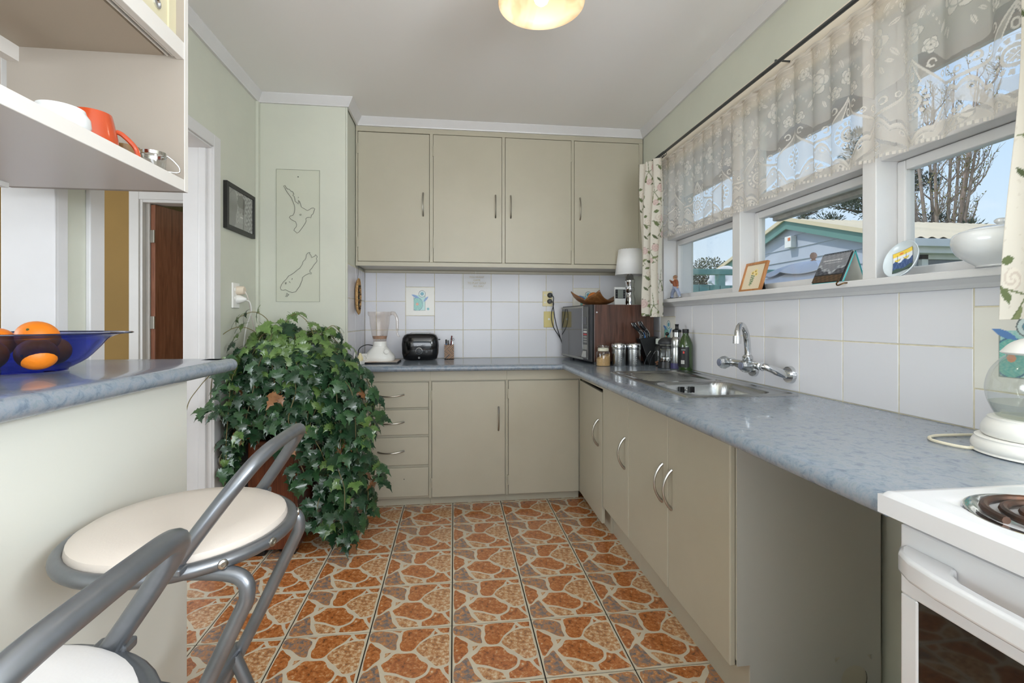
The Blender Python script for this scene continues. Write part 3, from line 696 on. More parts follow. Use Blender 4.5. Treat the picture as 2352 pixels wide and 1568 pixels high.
# sculpted grip: pointed ends growing out of the door into a straight bar
def grip_plan():
    outer = [(0.0, 0.0), (0.012, 0.004), (0.028, 0.018), (0.041, 0.045), (0.047, 0.085), (0.049, 0.14)]
    inner = [(0.029, 0.14), (0.026, 0.105), (0.018, 0.088), (0.006, 0.080), (0.0, 0.078)]
    L_ = fy1-fy0-0.012
    o1 = [(SF-x, fy1-0.006-y) for x, y in outer]; o2 = [(SF-x, fy1-0.006-(L_-y)) for x, y in reversed(outer)]
    i2 = [(SF-x, fy1-0.006-(L_-y)) for x, y in reversed(inner)]; i1 = [(SF-x, fy1-0.006-y) for x, y in inner]
    return o1+o2+i2+i1
gp = grip_plan(); hd = MB(); nq = len(gp)
K_ = nq//2
def strip(zz): return [(x, y, zz) for x, y in gp]
# quads between the outer and the inner outline
out_n = 12; outer_i = list(range(out_n)); inner_i = list(range(out_n, nq))
vs = strip(0.786)+strip(0.818)
fs = []
inn = inner_i[::-1]          # runs the same way as the outer outline
m1, m2 = len(outer_i), len(inn)
pairs = []
def tri_fan(off):
    i = j = 0; f = []
    while i < m1-1 or j < m2-1:
        if j >= m2-1 or (i < m1-1 and (i+1)/(m1-1) <= (j+1)/(m2-1)):
            f.append((off+outer_i[i], off+outer_i[i+1], off+inn[j])); i += 1
        else:
            f.append((off+outer_i[i], off+inn[j+1], off+inn[j])); j += 1
    return f
fs += tri_fan(0) + tri_fan(nq)
fs += [(k, (k+1) % nq, nq+(k+1) % nq, nq+k) for k in range(nq)]
hd.add(vs, fs)
obj('door_grip', hd, M_enamel, od, world=True, bevel=0.007, seg=3, smooth=True)
obj('storage_drawer', MB().box(SF, fy0, 0.04, SF+0.02, fy1, 0.152), M_enamel, st, world=True, bevel=0.003)

# breakfast bar ------------------------------------------------------------------------------------
BX, BYE, BZ = -0.705, 1.364, 1.032
bb = thing('breakfast_bar', 'white-panelled breakfast bar with a rounded blue laminate top', 'counter', (-0.9, 0.5, 0))
obj('panel', MB().box(XL+0.001, -0.5, 0, BX, BYE, BZ-0.038), M_bar_panel, bb, world=True, bevel=0.002)
pr2 = nose(0.038, 0.019, 8, 0.08)
bt = MB(); vs = []; n = len(pr2); rings = 0
FX, FY, rc = -0.662, 1.585, 0.03
path2 = [(FX, -0.5, -1, 0), (FX, FY-rc, -1, 0)] + [(FX-rc+rc*math.cos(a), FY-rc+rc*math.sin(a), -math.cos(a), -math.sin(a)) for a in [PI/2*k/6 for k in range(1, 6)]] + [(FX-rc, FY, 0, -1), (XL+0.001, FY, 0, -1)]
for (x, y, dx, dy) in path2:
    for d, h in pr2:
        vs.append((x+dx*d, y+dy*d, BZ+h))
K = len(path2)
bt.add(vs, [(i*n+k, i*n+k+1, (i+1)*n+k+1, (i+1)*n+k) for i in range(K-1) for k in range(n-1)])
bt.box(XL+0.001, -0.5, BZ-0.038, FX-0.079, FY-0.079, BZ-0.00003)
bt.box(XL-WT, -0.5, BZ-0.038, XL+0.001, 1.484, BZ-0.00003)
obj('bar_top', bt, M_top, bb, smooth=True, world=True)

# hanging shelf unit over the bar ------------------------------------------------------------------
hs = thing('hanging_shelf_unit', 'white open shelf unit with a sliding-door cupboard hung above the bar', 'shelf', (-0.9, 0.5, 1.49))
HZ0, HZ1 = 1.488, 1.834
obj('end_panel', MB().box(XL+0.002, BYE-0.014, HZ0, BX, BYE, ZCEIL-0.002), mat('shade_toned_board', (158, 149, 138), 0.5, bump=0.03), hs, world=True)  # shade inside the shelf put into a darker board colour
obj('end_edge', MB().box(BX, BYE-0.015, HZ0, BX+0.002, BYE+0.0005, ZCEIL-0.003), M_shelf, hs, world=True)
sb = MB().box(XL+0.002, -0.48, HZ0, BX+0.001, BYE-0.014, HZ0+0.031)
obj('shelf_board', sb, M_shelf, hs, world=True, bevel=0.0015)
M_under = mat('unpainted_board', (172, 160, 144), 0.6)
obj('cupboard_floor', MB().box(XL+0.002, -0.48, HZ1+0.008, BX-0.05, BYE-0.014, HZ1+0.026), M_under, hs, world=True)
obj('front_rail', MB().box(BX-0.018, -0.48, HZ1, BX, BYE-0.014, HZ1+0.045).box(BX-0.030, -0.48, HZ1+0.006, BX-0.025, BYE-0.014, HZ1+0.03).box(BX-0.042, -0.48, HZ1+0.006, BX-0.037, BYE-0.014, HZ1+0.03), M_shelf, hs, world=True, bevel=0.0015)
obj('back_rail', MB().box(XL+0.003, -0.48, HZ1-0.03, XL+0.03, BYE-0.014, HZ1+0.008), M_shelf, hs, world=True)
for i, (a, b, x) in enumerate(((0.42, BYE-0.045, BX-0.024), (-0.45, 0.46, BX-0.036))):
    d = obj('sliding_door', MB().box(x-0.006, a, HZ1+0.012, x, b, ZCEIL-0.03), M_cream, hs, world=True)
    obj('finger_pull', MB().lathe([(0.013, 0.0), (0.013, 0.004), (0.0095, 0.004), (0.0095, 0.0015), (0, 0.0015)], (x, b-0.045, HZ1+0.098), 22, 'x'), M_chrome, d, smooth=True, world=True)
obj('door_jamb', MB().box(BX-0.045, BYE-0.045, HZ1+0.045, BX-0.020, BYE-0.014, ZCEIL-0.003), M_cream, hs, world=True)
obj('top_board', MB().box(XL+0.002, -0.48, ZCEIL-0.03, BX, BYE-0.014, ZCEIL-0.003), M_shelf, hs, world=True)
obj('glass_slider', MB().box(XL+0.008, 0.2, HZ0+0.031, XL+0.012, 1.26, HZ1-0.028), M_glass, hs, world=True)
obj('slider_edge', MB().box(XL+0.006, 1.255, HZ0+0.031, XL+0.014, 1.275, HZ1-0.028), M_silver, hs, world=True)
for y in (1.20, 1.29): obj('shelf_clip', MB().box(XL+0.02, y, HZ0-0.012, XL+0.034, y+0.028, HZ0).ball((XL+0.02, y+0.014, HZ0-0.010), 0.006, 8, 6), M_whitep, hs, world=True)

# bar stools ---------------------------------------------------------------------------------------
def bar_stool(name, label, loc, vinyl):
    t = thing(name, label, 'stool', loc, 0, 'folding bar stools')
    zr, rr = 0.757, 0.178
    ring = [(rr*math.cos(2*PI*k/48), rr*math.sin(2*PI*k/48), zr) for k in range(48)]
    rg = obj('seat_ring', MB().tube(ring, 0.0118, 12, closed=True), M_silver, t, smooth=True)
    obj('seat', MB().lathe([(0, zr-0.012), (0.150, zr-0.012), (0.166, zr-0.004), (0.171, zr+0.008), (0.168, zr+0.020), (0.155, zr+0.028), (0.12, zr+0.0325), (0.06, zr+0.034), (0, zr+0.0345)], (0,0,0), 48), vinyl, t, smooth=True)
    # back loop leaning outwards
    pts = []
    a0, ap = Vector((0.060, 0, zr+0.004)), Vector((0.176, 0, zr+0.170))
    for w, s in ((0.168, 0.0), (0.164, 0.25), (0.156, 0.5), (0.143, 0.72), (0.118, 0.90), (0.078, 0.985), (0.030, 1.0)):
        q = a0.lerp(ap, s); pts.append((q.x, -w, q.z))
    pts = pts + [(0.176, 0, zr+0.1702)] + [(x, -y, z) for x, y, z in reversed(pts)]
    obj('back_loop', MB().tube(smooth_path(pts, 5), 0.0122, 12), M_silver, t, smooth=True)
    for s in (-1, 1):
        obj('bracket', MB().box(0.045, s*0.172-0.012, zr+0.004, 0.085, s*0.172+0.012, zr+0.016), M_silver, t, bevel=0.003)
        lg = smooth_path([(0.02, s*0.128, zr-0.014), (0.10, s*0.130, zr-0.016), (0.148, s*0.131, zr-0.026), (0.160, s*0.132, zr-0.055), (0.140, s*0.132, zr-0.105), (0.02, s*0.132, zr-0.355), (-0.193, s*0.132, 0.008)], 5)
        obj('leg', MB().tube(lg, 0.0125, 10), M_silver, t, smooth=True)
        obj('leg', MB().tube([(0.035, s*0.112, zr-0.315), (0.215, s*0.112, 0.010)], 0.0125, 10), M_silver, t, smooth=True)
    for ang in (-48, -21, 21):
        a = math.radians(ang)
        c_ = ((rr+0.0108)*math.cos(a), (rr+0.0108)*math.sin(a), zr)
        mb = MB().lathe([(0, 0.0018), (0.0028, 0.0020), (0.0032, 0.0034), (0.0055, 0.0034), (0.0078, 0.0018), (0.0082, 0)], (0,0,0), 16, 'x')
        M_ = Matrix.Translation(c_) @ Matrix.Rotation(a, 4, 'Z')
        obj('bolt', mb.move(M_), M_handle, rg, smooth=True)
    obj('footrest', MB().tube([(0.030, -0.145, zr-0.318), (0.030, 0.145, zr-0.318)], 0.0125, 10), M_silver, t, smooth=True)
    obj('floor_bar', MB().tube([(-0.190, -0.145, 0.0135), (-0.190, 0.145, 0.0135)], 0.0128, 10), M_silver, t, smooth=True)
    obj('floor_bar', MB().tube([(0.213, -0.125, 0.0135), (0.213, 0.125, 0.0135)], 0.0128, 10), M_silver, t, smooth=True)
    return t
bar_stool('bar_stool', 'grey tubular bar stool with a cream round seat, farther of the two at the bar', (-0.4965, 0.960, 0), M_vinyl)
bar_stool('bar_stool', 'grey tubular bar stool with a white seat, nearer of the two at the bar', (-0.462, 0.440, 0), M_vinyl_w)
# ---------------------------------------------------------------- curtain rod, lace valance, floral curtains
rod = thing('curtain_rod', 'dark grey metal curtain rod running above the window', 'curtain rod', (1.21, 1.7, 2.12))
M_rod = mat('rod_metal', (92, 94, 94), 0.35, 0.8)
obj('pole', MB().tube([(1.208, 2.93, 2.124), (1.208, 0.45, 2.118)], 0.0075, 10), M_rod, rod, smooth=True, world=True)
for y in (2.88, 1.68, 0.5):
    obj('bracket', MB().tube([(1.208, y, 2.122), (1.208, y, 2.135), (XR+0.006, y, 2.135)], 0.004, 6).box(XR-0.001, y-0.012, 2.11, XR+0.008, y+0.012, 2.16), M_rod, rod, world=True)
def fabric_mat(name, attr, ground_alpha=True):
    m = bpy.data.materials.new(name); m.use_nodes = True; MATS[name] = m
    N = m.node_tree.nodes; L = m.node_tree.links; N.remove(N['Principled BSDF'])
    d = N.new('ShaderNodeBsdfDiffuse'); t = N.new('ShaderNodeBsdfTranslucent'); tr = N.new('ShaderNodeBsdfTransparent')
    d.inputs[0].default_value = srgb(226, 220, 212); t.inputs[0].default_value = srgb(226, 220, 212)
    x = N.new('ShaderNodeMixShader'); x.inputs[0].default_value = 0.42
    y = N.new('ShaderNodeMixShader'); a = N.new('ShaderNodeAttribute'); a.attribute_name = attr
    L.new(d.outputs[0], x.inputs[1]); L.new(t.outputs[0], x.inputs[2]); L.new(a.outputs['Fac'], y.inputs[0])
    L.new(tr.outputs[0], y.inputs[1]); L.new(x.outputs[0], y.inputs[2]); L.new(y.outputs[0], N['Material Output'].inputs[0])
    return m
M_lace = fabric_mat('lace', 'lace')
LP, LH = 0.300, 0.475          # pattern repeat and drop
import numpy as np
def lace_density(s, h):
    """s, h: arrays in metres along the cloth and up from the hem; returns thread density 0..1"""
    u = (s % LP)/LP - 0.5; x = u*LP
    w = np.full_like(s, 0.50)                                   # tulle ground
    def put(mask, v):
        w[mask] = v
    def lobed(cx, cy, r, p, ph):
        dx, dy = x-cx, h-cy; d = np.hypot(dx, dy); an = np.arctan2(dy, dx)+ph
        c_ = np.abs(np.cos(p*an/2)); rim = r*(0.68+0.32*c_)
        m_ = d < rim
        put(m_, 0.90); put(m_ & (np.abs(d-0.62*r) < 0.055*r), 0.55); put(m_ & (c_ < 0.16) & (d > 0.2*r), 0.52)
        put(d < 0.30*r, 0.82); put(d < 0.13*r, 0.30)
        put((d >= rim) & (d < rim+0.0016), 0.30)
    def leafs(cx, cy, an, L, W):
        xr = (x-cx)*np.cos(an)+(h-cy)*np.sin(an); yr = -(x-cx)*np.sin(an)+(h-cy)*np.cos(an)
        m_ = (np.abs(xr) < L) & (np.abs(yr) < W*(1-(xr/L)**2))
        put(m_, 0.88); put(m_ & (np.abs(yr) < 0.0007), 0.45)
    lobe = 0.018*np.abs(np.sin(PI*(s/(LP/6))))
    edge = 0.062 + 0.045*np.cos(2*PI*u) + lobe                  # top of the scalloped border
    put(h < edge, 0.70)
    put((h < edge) & (h > edge-0.009), 0.90)
    put((h < edge-0.014) & (h > edge-0.017), 0.34)
    put((h >= edge) & (h < edge+0.009), 0.12)
    kx = ((x+0.15) % 0.05)-0.025
    dd = np.hypot(kx, h-(edge-0.026)); put((h < edge) & (dd < 0.0042), 0.12); put((h < edge) & (dd >= 0.0042) & (dd < 0.0075), 0.92)
    k = 0.058*np.clip(1-np.abs(x)/0.088, 0, 1)                  # pointed window with a lattice rosette
    win_ = (h < k+0.014) & (np.abs(x) < 0.088)
    put(win_, 0.46); put(win_ & (np.abs(h-(k+0.008)) < 0.005), 0.14)
    ros = np.hypot(x*0.75, h-0.034); an = np.arctan2(h-0.034, x)
    put(win_ & (ros < 0.024), 0.16); put(win_ & (ros < 0.022) & (np.abs(np.sin(4*an)) > 0.45) & (ros > 0.007), 0.88); put(win_ & (ros < 0.005), 0.88)
    for cx in (-0.5*LP, 0.5*LP):                                # medallions and drops between the scallops
        d = np.hypot(x-cx, h-0.115); an = np.arctan2(h-0.115, x-cx)
        put(d < 0.046, 0.15); put((d < 0.043) & (d > 0.031) & (np.sin(an*14) > -0.2), 0.9); put((d < 0.026) & (d > 0.018), 0.9)
        put((d < 0.015) & (np.abs(np.sin(an*4)) > 0.35), 0.9); put((d < 0.031) & (d > 0.026), 0.22)
        yy = h-0.163; tp_ = np.clip(1-yy/0.066, 0, 1); tr_m = (yy > 0) & (yy < 0.066) & (np.abs(x-cx) < 0.026*tp_)
        put(tr_m, 0.18); put(tr_m & (np.abs(x-cx) > 0.026*tp_-0.0042), 0.92)
        dp = np.hypot((x-cx)/0.008, (yy-0.022)/0.014); put(tr_m & (dp < 1) & (dp > 0.55), 0.9)
    arc = 0.128 + 0.105*(2*np.abs(u))**2.2                      # garland with curls and rings
    zone = (h-arc > 0.005) & (h-arc < 0.058) & (h < 0.238)
    put(zone, 0.22); put(np.abs(h-arc) < 0.0042, 0.93)
    for kk in range(-3, 4):
        cx = kk*0.034; cy = 0.128 + 0.105*(2*abs(cx/LP))**2.2 + (0.020 if kk % 2 == 0 else 0.030)
        d = np.hypot(x-cx, h-cy); an = np.arctan2(h-cy, (x-cx)*(1 if kk > 0 else -1))
        if kk % 2 == 0: put((d > 0.0052) & (d < 0.0088), 0.92)
        else: put((d > 0.0075) & (d < 0.0125) & (an > -2.2), 0.92); put(np.hypot(x-cx-0.009*(1 if kk > 0 else -1), h-cy+0.004) < 0.0042, 0.92)
    for (cx, cy, an, L, W) in ((-0.062, 0.285, 0.8, 0.02, 0.0065), (0.060, 0.290, 2.2, 0.02, 0.0065), (-0.060, 0.380, -0.6, 0.02, 0.0065), (0.062, 0.375, 3.5, 0.02, 0.0065), (-0.125, 0.345, 1.2, 0.018, 0.006), (0.125, 0.350, 1.9, 0.018, 0.006),
                               (-0.03, 0.255, 1.2, 0.016, 0.005), (0.03, 0.250, 1.9, 0.016, 0.005), (-0.13, 0.44, 0.4, 0.018, 0.006), (0.13, 0.45, 2.4, 0.018, 0.006), (-0.045, 0.265, 0.5, 0.014, 0.005), (0.048, 0.270, 2.6, 0.014, 0.005), (-0.035, 0.43, 2.2, 0.016, 0.005), (0.040, 0.425, 0.9, 0.016, 0.005)):
        leafs(cx, cy, an, L, W)
    for j in range(5):                                          # feathery sprigs
        for sg in (-1, 1):
            leafs(sg*(0.030+0.012*j), 0.395+0.011*j, (0.5 if sg > 0 else 2.64)+0.5, 0.0075, 0.0028); leafs(sg*(0.080+0.010*j), 0.300+0.012*j, (1.9 if sg > 0 else 1.24), 0.0075, 0.0028)
    for (cx, cy, r, p) in ((0.0, 0.335, 0.046, 6), (-0.105, 0.250, 0.022, 5), (0.105, 0.262, 0.022, 5), (-0.5*LP, 0.300, 0.028, 5), (0.5*LP, 0.300, 0.028, 5), (-0.088, 0.400, 0.024, 5), (0.094, 0.410, 0.022, 5), (0.0, 0.440, 0.016, 5)):
        lobed(cx, cy, r, p, cx*9)
    put(h > LH-0.030, 0.66); put(h > LH-0.012, 0.92)
    put((h < 0.0085), 0.06); put((h < 0.0085) & ((s % 0.012) < 0.0075), 0.9)
    return w
NU, NV = 1500, 250
YL0, YL1 = 2.800, 0.560
mb = MB(); dens = []
R2 = random.Random(3)
fold = [R2.uniform(0.6, 1.4) for _ in range(60)]
def lace_pt(t, v):
    y = YL0 + (YL1-YL0)*t
    k = t*24
    f = fold[int(k) % 60]*(1-(k % 1)) + fold[(int(k)+1) % 60]*(k % 1)
    ph = 2*PI*k + 1.2*math.sin(2*PI*t*3.3)
    amp = 0.010*f*(0.55+0.75*(1-v))
    sway = 0.018*math.sin(2*PI*k/2+0.7)*(1-v)*(f-0.9)
    z = 2.104 + (1.630-2.104)*(1-v) + 0.008*math.sin(2*PI*t*2.1+1)*(1-v)
    return (1.247 + amp*math.sin(ph), y + sway - 0.012*math.cos(ph)*0.6, z)
mb.grid(lace_pt, NU, NV)
lv = obj('lace_valance', mb, M_lace, None, smooth='all', origin=(1.25, 1.7, 1.63))
tag(lv, 'gathered white floral lace valance across the top of the window', 'curtain')
SL = 1.28*(YL0-YL1)
gs, gh = np.meshgrid(SL*np.arange(NU+1)/NU, LH*np.arange(NV+1)/NV)
dens = lace_density(gs.ravel(), gh.ravel())
at = lv.data.attributes.new('lace', 'FLOAT', 'POINT'); at.data.foreach_set('value', dens)
wire = obj('gathered_heading', MB().tube([(1.247, YL0-2.26*k/90, 2.106+0.004*math.sin(k*1.9)) for k in range(91)], [0.005+0.0035*abs(math.sin(k*0.95)) for k in range(91)], 8), mat('lace_heading', (206, 198, 186), 0.8), lv)
wire.location = (-1.25, -1.7, -1.63)

# floral cotton curtains
M_cot = print_mat('floral_cotton', 0.85, transl=0.30)
def floral(s, h, seed):
    """cream ground with scattered sprays of green leaves and dusty pink roses (metres)"""
    c = (226, 221, 210)
    n = math.sin(s*140+math.sin(h*90)*2)*math.sin(h*120+s*60)
    if n > 0.93: c = (214, 208, 196)
    for (cx, cy, sc_, fl_) in SPRAYS:
        dx, dy = (s-cx)/sc_, (h-cy)/sc_
        if abs(dx) > 0.095 or abs(dy) > 0.105: continue
        for (lx, ly, la, L, W, shade) in LEAVES:
            xr, yr = (dx-lx)*math.cos(la)+(dy-ly)*math.sin(la), -(dx-lx)*math.sin(la)+(dy-ly)*math.cos(la)
            if abs(xr) < L and abs(yr) < W*(1-(xr/L)**2):
                c = ((112, 124, 84), (138, 146, 104), (92, 102, 70))[shade]
        for k in range(5):
            a = 0.5+k*1.2
            t_ = dx*math.cos(a)+dy*math.sin(a); p_ = -dx*math.sin(a)+dy*math.cos(a)
            if 0 < t_ < 0.07 and abs(p_ - 0.2*t_*t_*10*(0.1)) < 0.0018: c = (122, 130, 94)
        for (rx, ry, rr_, pale) in ((0.035, 0.020, 0.021, 0), (-0.032, 0.028, 0.019, 1), (0.004, -0.052, 0.016, fl_)):
            d = math.hypot(dx-rx, dy-ry)
            if d < rr_:
                a = math.atan2(dy-ry, dx-rx)
                k = math.sin(d*520+a*2)
                c = ((222, 203, 196), (208, 182, 176))[k > 0.2] if not pale else ((232, 226, 214), (214, 204, 192))[k > 0.3]
    return c
R3 = random.Random(11)
SPRAYS = []
for j in range(9):
    for i in range(5):
        SPRAYS.append((0.070+i*0.200+(0.100 if j % 2 else 0)+R3.uniform(-0.02, 0.02), 0.05+j*0.165+R3.uniform(-0.02, 0.02), R3.uniform(1.0, 1.25), R3.choice([0, 1])))
LEAVES = []
for k in range(13):
    a = R3.uniform(0, 2*PI); d = R3.uniform(0.03, 0.080)
    LEAVES.append((d*math.cos(a), d*math.sin(a), R3.uniform(0, 2*PI), R3.uniform(0.012, 0.020), R3.uniform(0.0045, 0.0075), R3.randrange(3)))
def curtain(label, ya, yb, zt, zbot, xc, folds, full, flare, seed, yshift=None, lean=0.0):
    t = thing('floral_curtain', label, 'curtain', (xc, (ya+yb)/2, zbot), 0, 'floral curtains')
    W = abs(yb-ya)*full; H = zt-zbot
    nu, nv = (150, 230) if seed == 1 else (230, 330)
    def pt(u, v):
        k = u*folds
        y = ya + (yb-ya)*(u + flare*(0.5-v)*(u-0.5)) + (yshift(v) if yshift else 0)
        amp = 0.024*(0.75+0.25*math.sin(3*v+seed))
        x = xc - lean*(1-u) + amp*math.sin(2*PI*k+0.6*math.sin(4*v+seed)) - 0.004*math.sin(9*v+5*u)
        return (x, y, zbot + H*v + (0.004*math.sin(7*u) if v < 0.02 else 0))
    c = printed_panel('cloth', pt, nu, nv, lambda u, v: floral(u*W, v*H, seed), M_cot, t, smooth='all', world=True, solid=0.0015)
    for i in range(9):
        y = ya + (yb-ya)*(0.03+0.94*i/8)
        obj('ring', MB().tube([(1.208+0.013*math.cos(a), y+0.002*math.sin(a*2), 2.116+0.013*math.sin(a)) for a in [2*PI*q/16 for q in range(16)]], 0.0018, 6, closed=True)
            .tube([(1.208, y, 2.103), (xc, y, zt-0.004)], 0.0015, 5), M_rod, t, smooth=True, world=True)
    return t
curtain('floral cotton curtain hanging beside the microwave, left of the window', 2.800, 2.640, 2.098, 1.172, 1.192, 2.6, 2.4, 0.10, 1, lean=0.062)
curtain('floral cotton curtain at the right end of the window, above the glass kettle', 0.862, 0.50, 2.098, 1.150, 1.165, 3.2, 1.9, 0.0, 5, yshift=lambda v: 0.030*(1-v)**2)

# ---------------------------------------------------------------- things on the window sill
SZ = 1.2742
# carved figure of a striding bearded man
fg = thing('man_figurine', 'small painted figurine of a striding bearded man in a brown jacket', 'figurine', (1.270, 2.628, SZ))
# local: +y is towards the corner (left in view); figure strides to the left
skc = mat('figurine_skin', (196, 150, 120), 0.5); jk = mat('figurine_jacket', (150, 84, 50), 0.5, var=0.15, vscale=60); tz = mat('figurine_trousers', (150, 160, 184), 0.5, var=0.1, vscale=60)
obj('base', MB().prism([(-0.018, -0.058), (0.018, -0.058), (0.018, 0.076), (-0.018, 0.076)], 'z', 0, 0.005), mat('figurine_base', (66, 66, 68), 0.5), fg, bevel=0.002)
obj('trousers', MB().tube(smooth_path([(0, -0.048, 0.008), (0, -0.036, 0.030), (0, -0.016, 0.052), (0, 0.004, 0.068)], 4), [0.0085]*4+[0.010]*4+[0.0125]*4+[0.0145], 10)
    .tube(smooth_path([(0, 0.048, 0.008), (0, 0.046, 0.030), (0, 0.030, 0.047), (0, 0.006, 0.066)], 4), [0.0085]*4+[0.0095]*4+[0.0115]*4+[0.0145], 10).ball((0, 0.004, 0.066), 0.0165, 12, 8), tz, fg, smooth=True)
obj('shoe', MB().ball((0, 0.054, 0.010), 0.0085, 10, 6, 0.8, 1.7, 0.75), M_black, fg, smooth=True)
obj('shoe', MB().ball((0, -0.044, 0.010), 0.0085, 10, 6, 0.8, 1.6, 0.75), M_whitep, fg, smooth=True)
jt = obj('jacket', MB().lathe([(0, 0), (0.0155, 0.0), (0.0185, 0.016), (0.019, 0.030), (0.014, 0.040), (0.006, 0.044), (0, 0.044)], (0, 0.002, 0.066), 14, sx=0.85)
    .tube(smooth_path([(0, 0.014, 0.100), (0, 0.036, 0.094), (0, 0.056, 0.104)], 4), [0.0085]*4+[0.0075]*4+[0.006], 8).tube(smooth_path([(0, -0.012, 0.102), (-0.004, -0.026, 0.086), (-0.004, -0.030, 0.070)], 4), [0.0085]*4+[0.007]*4+[0.006], 8), jk, fg, smooth=True)
obj('hand', MB().ball((0, 0.067, 0.109), 0.0062, 8, 6, 0.8, 1.3, 0.8).tube([(0, 0.070, 0.110), (0, 0.078, 0.111)], 0.002, 5).tube([(0, 0.068, 0.112), (0, 0.075, 0.1155)], 0.002, 5).tube([(0, 0.066, 0.106), (0, 0.073, 0.105)], 0.002, 5), skc, fg, smooth=True)
obj('hand', MB().ball((-0.004, -0.030, 0.064), 0.006, 8, 6), skc, fg, smooth=True)
hdh = obj('head', MB().ball((0, 0.010, 0.121), 0.0120, 12, 8, 0.9, 1.0, 1.1).ball((0, 0.0225, 0.120), 0.003, 6, 5), skc, fg, smooth=True)
obj('beard', MB().ball((0, 0.014, 0.110), 0.009, 10, 6, 0.9, 0.8, 1.4), M_whitep, hdh, smooth=True)
obj('hair', MB().ball((0, 0.006, 0.126), 0.0128, 12, 8, 0.95, 1.0, 0.85), mat('figurine_hair', (140, 104, 76), 0.6), hdh, smooth=True)
# framed pressed flowers, leaning back
fr = thing('flower_picture_frame', 'small wooden frame with painted yellow daisies on the sill', 'picture frame', (1.262, 1.930, SZ))
tl = math.radians(17)
Mt = Matrix.Rotation(tl, 4, 'Y')
w2, hh = 0.074, 0.134
def fr_box(a, b): return MB().box(*a, *b)
f4 = MB().box(0, -w2, 0, 0.012, -w2+0.011, hh).box(0, w2-0.011, 0, 0.012, w2, hh).box(0, -w2+0.011, 0, 0.012, w2-0.011, 0.011).box(0, -w2+0.011, hh-0.011, 0.012, w2-0.011, hh)
fo = obj('frame', f4.move(Mt), M_frame_wood, fr, bevel=0.001)
def daisy_col(u, v):
    c = (226, 214, 188); n = 0.5+0.5*math.sin(u*60+v*90); c = (222+6*n, 208+6*n, 180+8*n)
    for (fx, fy) in ((0.42, 0.66), (0.56, 0.72), (0.62, 0.60)):
        d = math.hypot((u-fx)*0.9, (v-fy)); a = math.atan2(v-fy, u-fx)
        if d < 0.085*(0.7+0.3*abs(math.cos(4*a))): c = (236, 214, 132)
        if d < 0.026: c = (110, 66, 30)
    stem = abs(u-(0.47+0.10*(v-0.4)))
    if 0.12 < v < 0.6 and stem < 0.012: c = (92, 120, 80)
    for k in range(11):
        ly = 0.18+0.036*k; lx = 0.46+0.10*(ly-0.4)+0.055*(1 if k % 2 else -1)*(0.6+0.06*k)
        if ((u-lx)/0.055)**2 + ((v-ly-0.02)/0.022)**2 < 1: c = (86, 122, 84)
    return c
mbp = MB().grid(lambda u, v: tuple(Mt @ Vector((0.004, w2-0.010-(2*w2-0.020)*u, 0.010+(hh-0.020)*v))), 56, 50)
o = obj('painting', mbp, print_mat('paper_print', 0.5), fr); paint(o, [daisy_col(i/56, j/50) for j in range(51) for i in range(57)])
obj('strut', MB().add([(0.033, -0.02, 0.10), (0.033, 0.02, 0.10), (0.058, 0.016, 0.0), (0.058, -0.016, 0.0), (0.036, -0.02, 0.10), (0.036, 0.02, 0.10), (0.061, 0.016, 0.0), (0.061, -0.016, 0.0)], [(0,1,2,3),(4,5,6,7),(0,1,5,4),(2,3,7,6),(1,2,6,5),(0,3,7,4)]).move(Matrix.Translation((0.012, 0, 0))), M_black, fr)
# flip desk calendar
M_lbl = mat('white_label', (222, 222, 218), 0.6)
M_teal = mat('calendar_teal', (86, 196, 200), 0.5); M_page = MATS['paper_print']
dc = thing('desk_calendar', 'spiral-bound desk calendar with a mountain photo and turquoise stand', 'calendar', (1.243, 1.478, SZ))
def leanpts(u, v, off=0.0): return (0.004+0.046*v+off*0.9, 0.062-0.124*u, 0.002+0.100*v+off*-0.4)
def cal_col(u, v):
    n = 0.5+0.25*math.sin(u*41+v*17)+0.25*math.sin(u*23-v*57+2)
    if v < 0.24: return (96-40*n, 72-28*n, 48-18*n)
    m1 = 0.40+0.10*math.sin(u*7+1)+0.05*math.sin(u*19)
    if v < 0.28: return (28, 28, 30)
    if v < m1: return (52+40*n, 54+40*n, 60+42*n)
    if v < m1+0.10: return (110+70*n, 114+70*n, 122+66*n)
    g = 118+34*n*(v-0.3)
    if 0.66 < v < 0.70 and 0.22 < u < 0.78 and (int(u*70) % 3): return (196, 196, 200)
    if 0.75 < v < 0.785 and 0.12 < u < 0.80 and (int(u*66+1) % 4): return (196, 196, 200)
    return (g, g+2, g+8)
o = obj('page', MB().grid(lambda u, v: (lambda p: (p[0]-0.0025, p[1], p[2]+0.003))(leanpts(u, v*0.97)), 60, 50), M_page, dc); paint(o, [cal_col(i/60, j/50) for j in range(51) for i in range(61)])
q = []
obj('page_block', MB().prism([(0.0035, 0.001), (0.0500, 0.102), (0.0540, 0.101), (0.0085, 0.0)], 'y', -0.062, 0.062), M_darkgrey, dc)
obj('stand', MB().prism([(0.0085, 0.0), (0.0545, 0.1035), (0.0575, 0.1035), (0.0125, 0.0)], 'y', -0.063, 0.063).prism([(0.0535, 0.1015), (0.0575, 0.1035), (0.094, 0.0), (0.090, 0.0)], 'y', -0.063, 0.063).box(0.0085, -0.063, 0, 0.094, 0.063, 0.0025), MATS['white_label'], dc)
for yy in (-0.0645, 0.0640):
    obj('stand_edge', MB().prism([(0.0080, 0.0), (0.0545, 0.1040), (0.0580, 0.1040), (0.0130, 0.0)], 'y', yy, yy+0.0005).prism([(0.0530, 0.1020), (0.0580, 0.1040), (0.0945, 0.0), (0.0895, 0.0)], 'y', yy, yy+0.0005).box(0.0085, yy, 0, 0.094, yy+0.0005, 0.003), M_teal, dc)
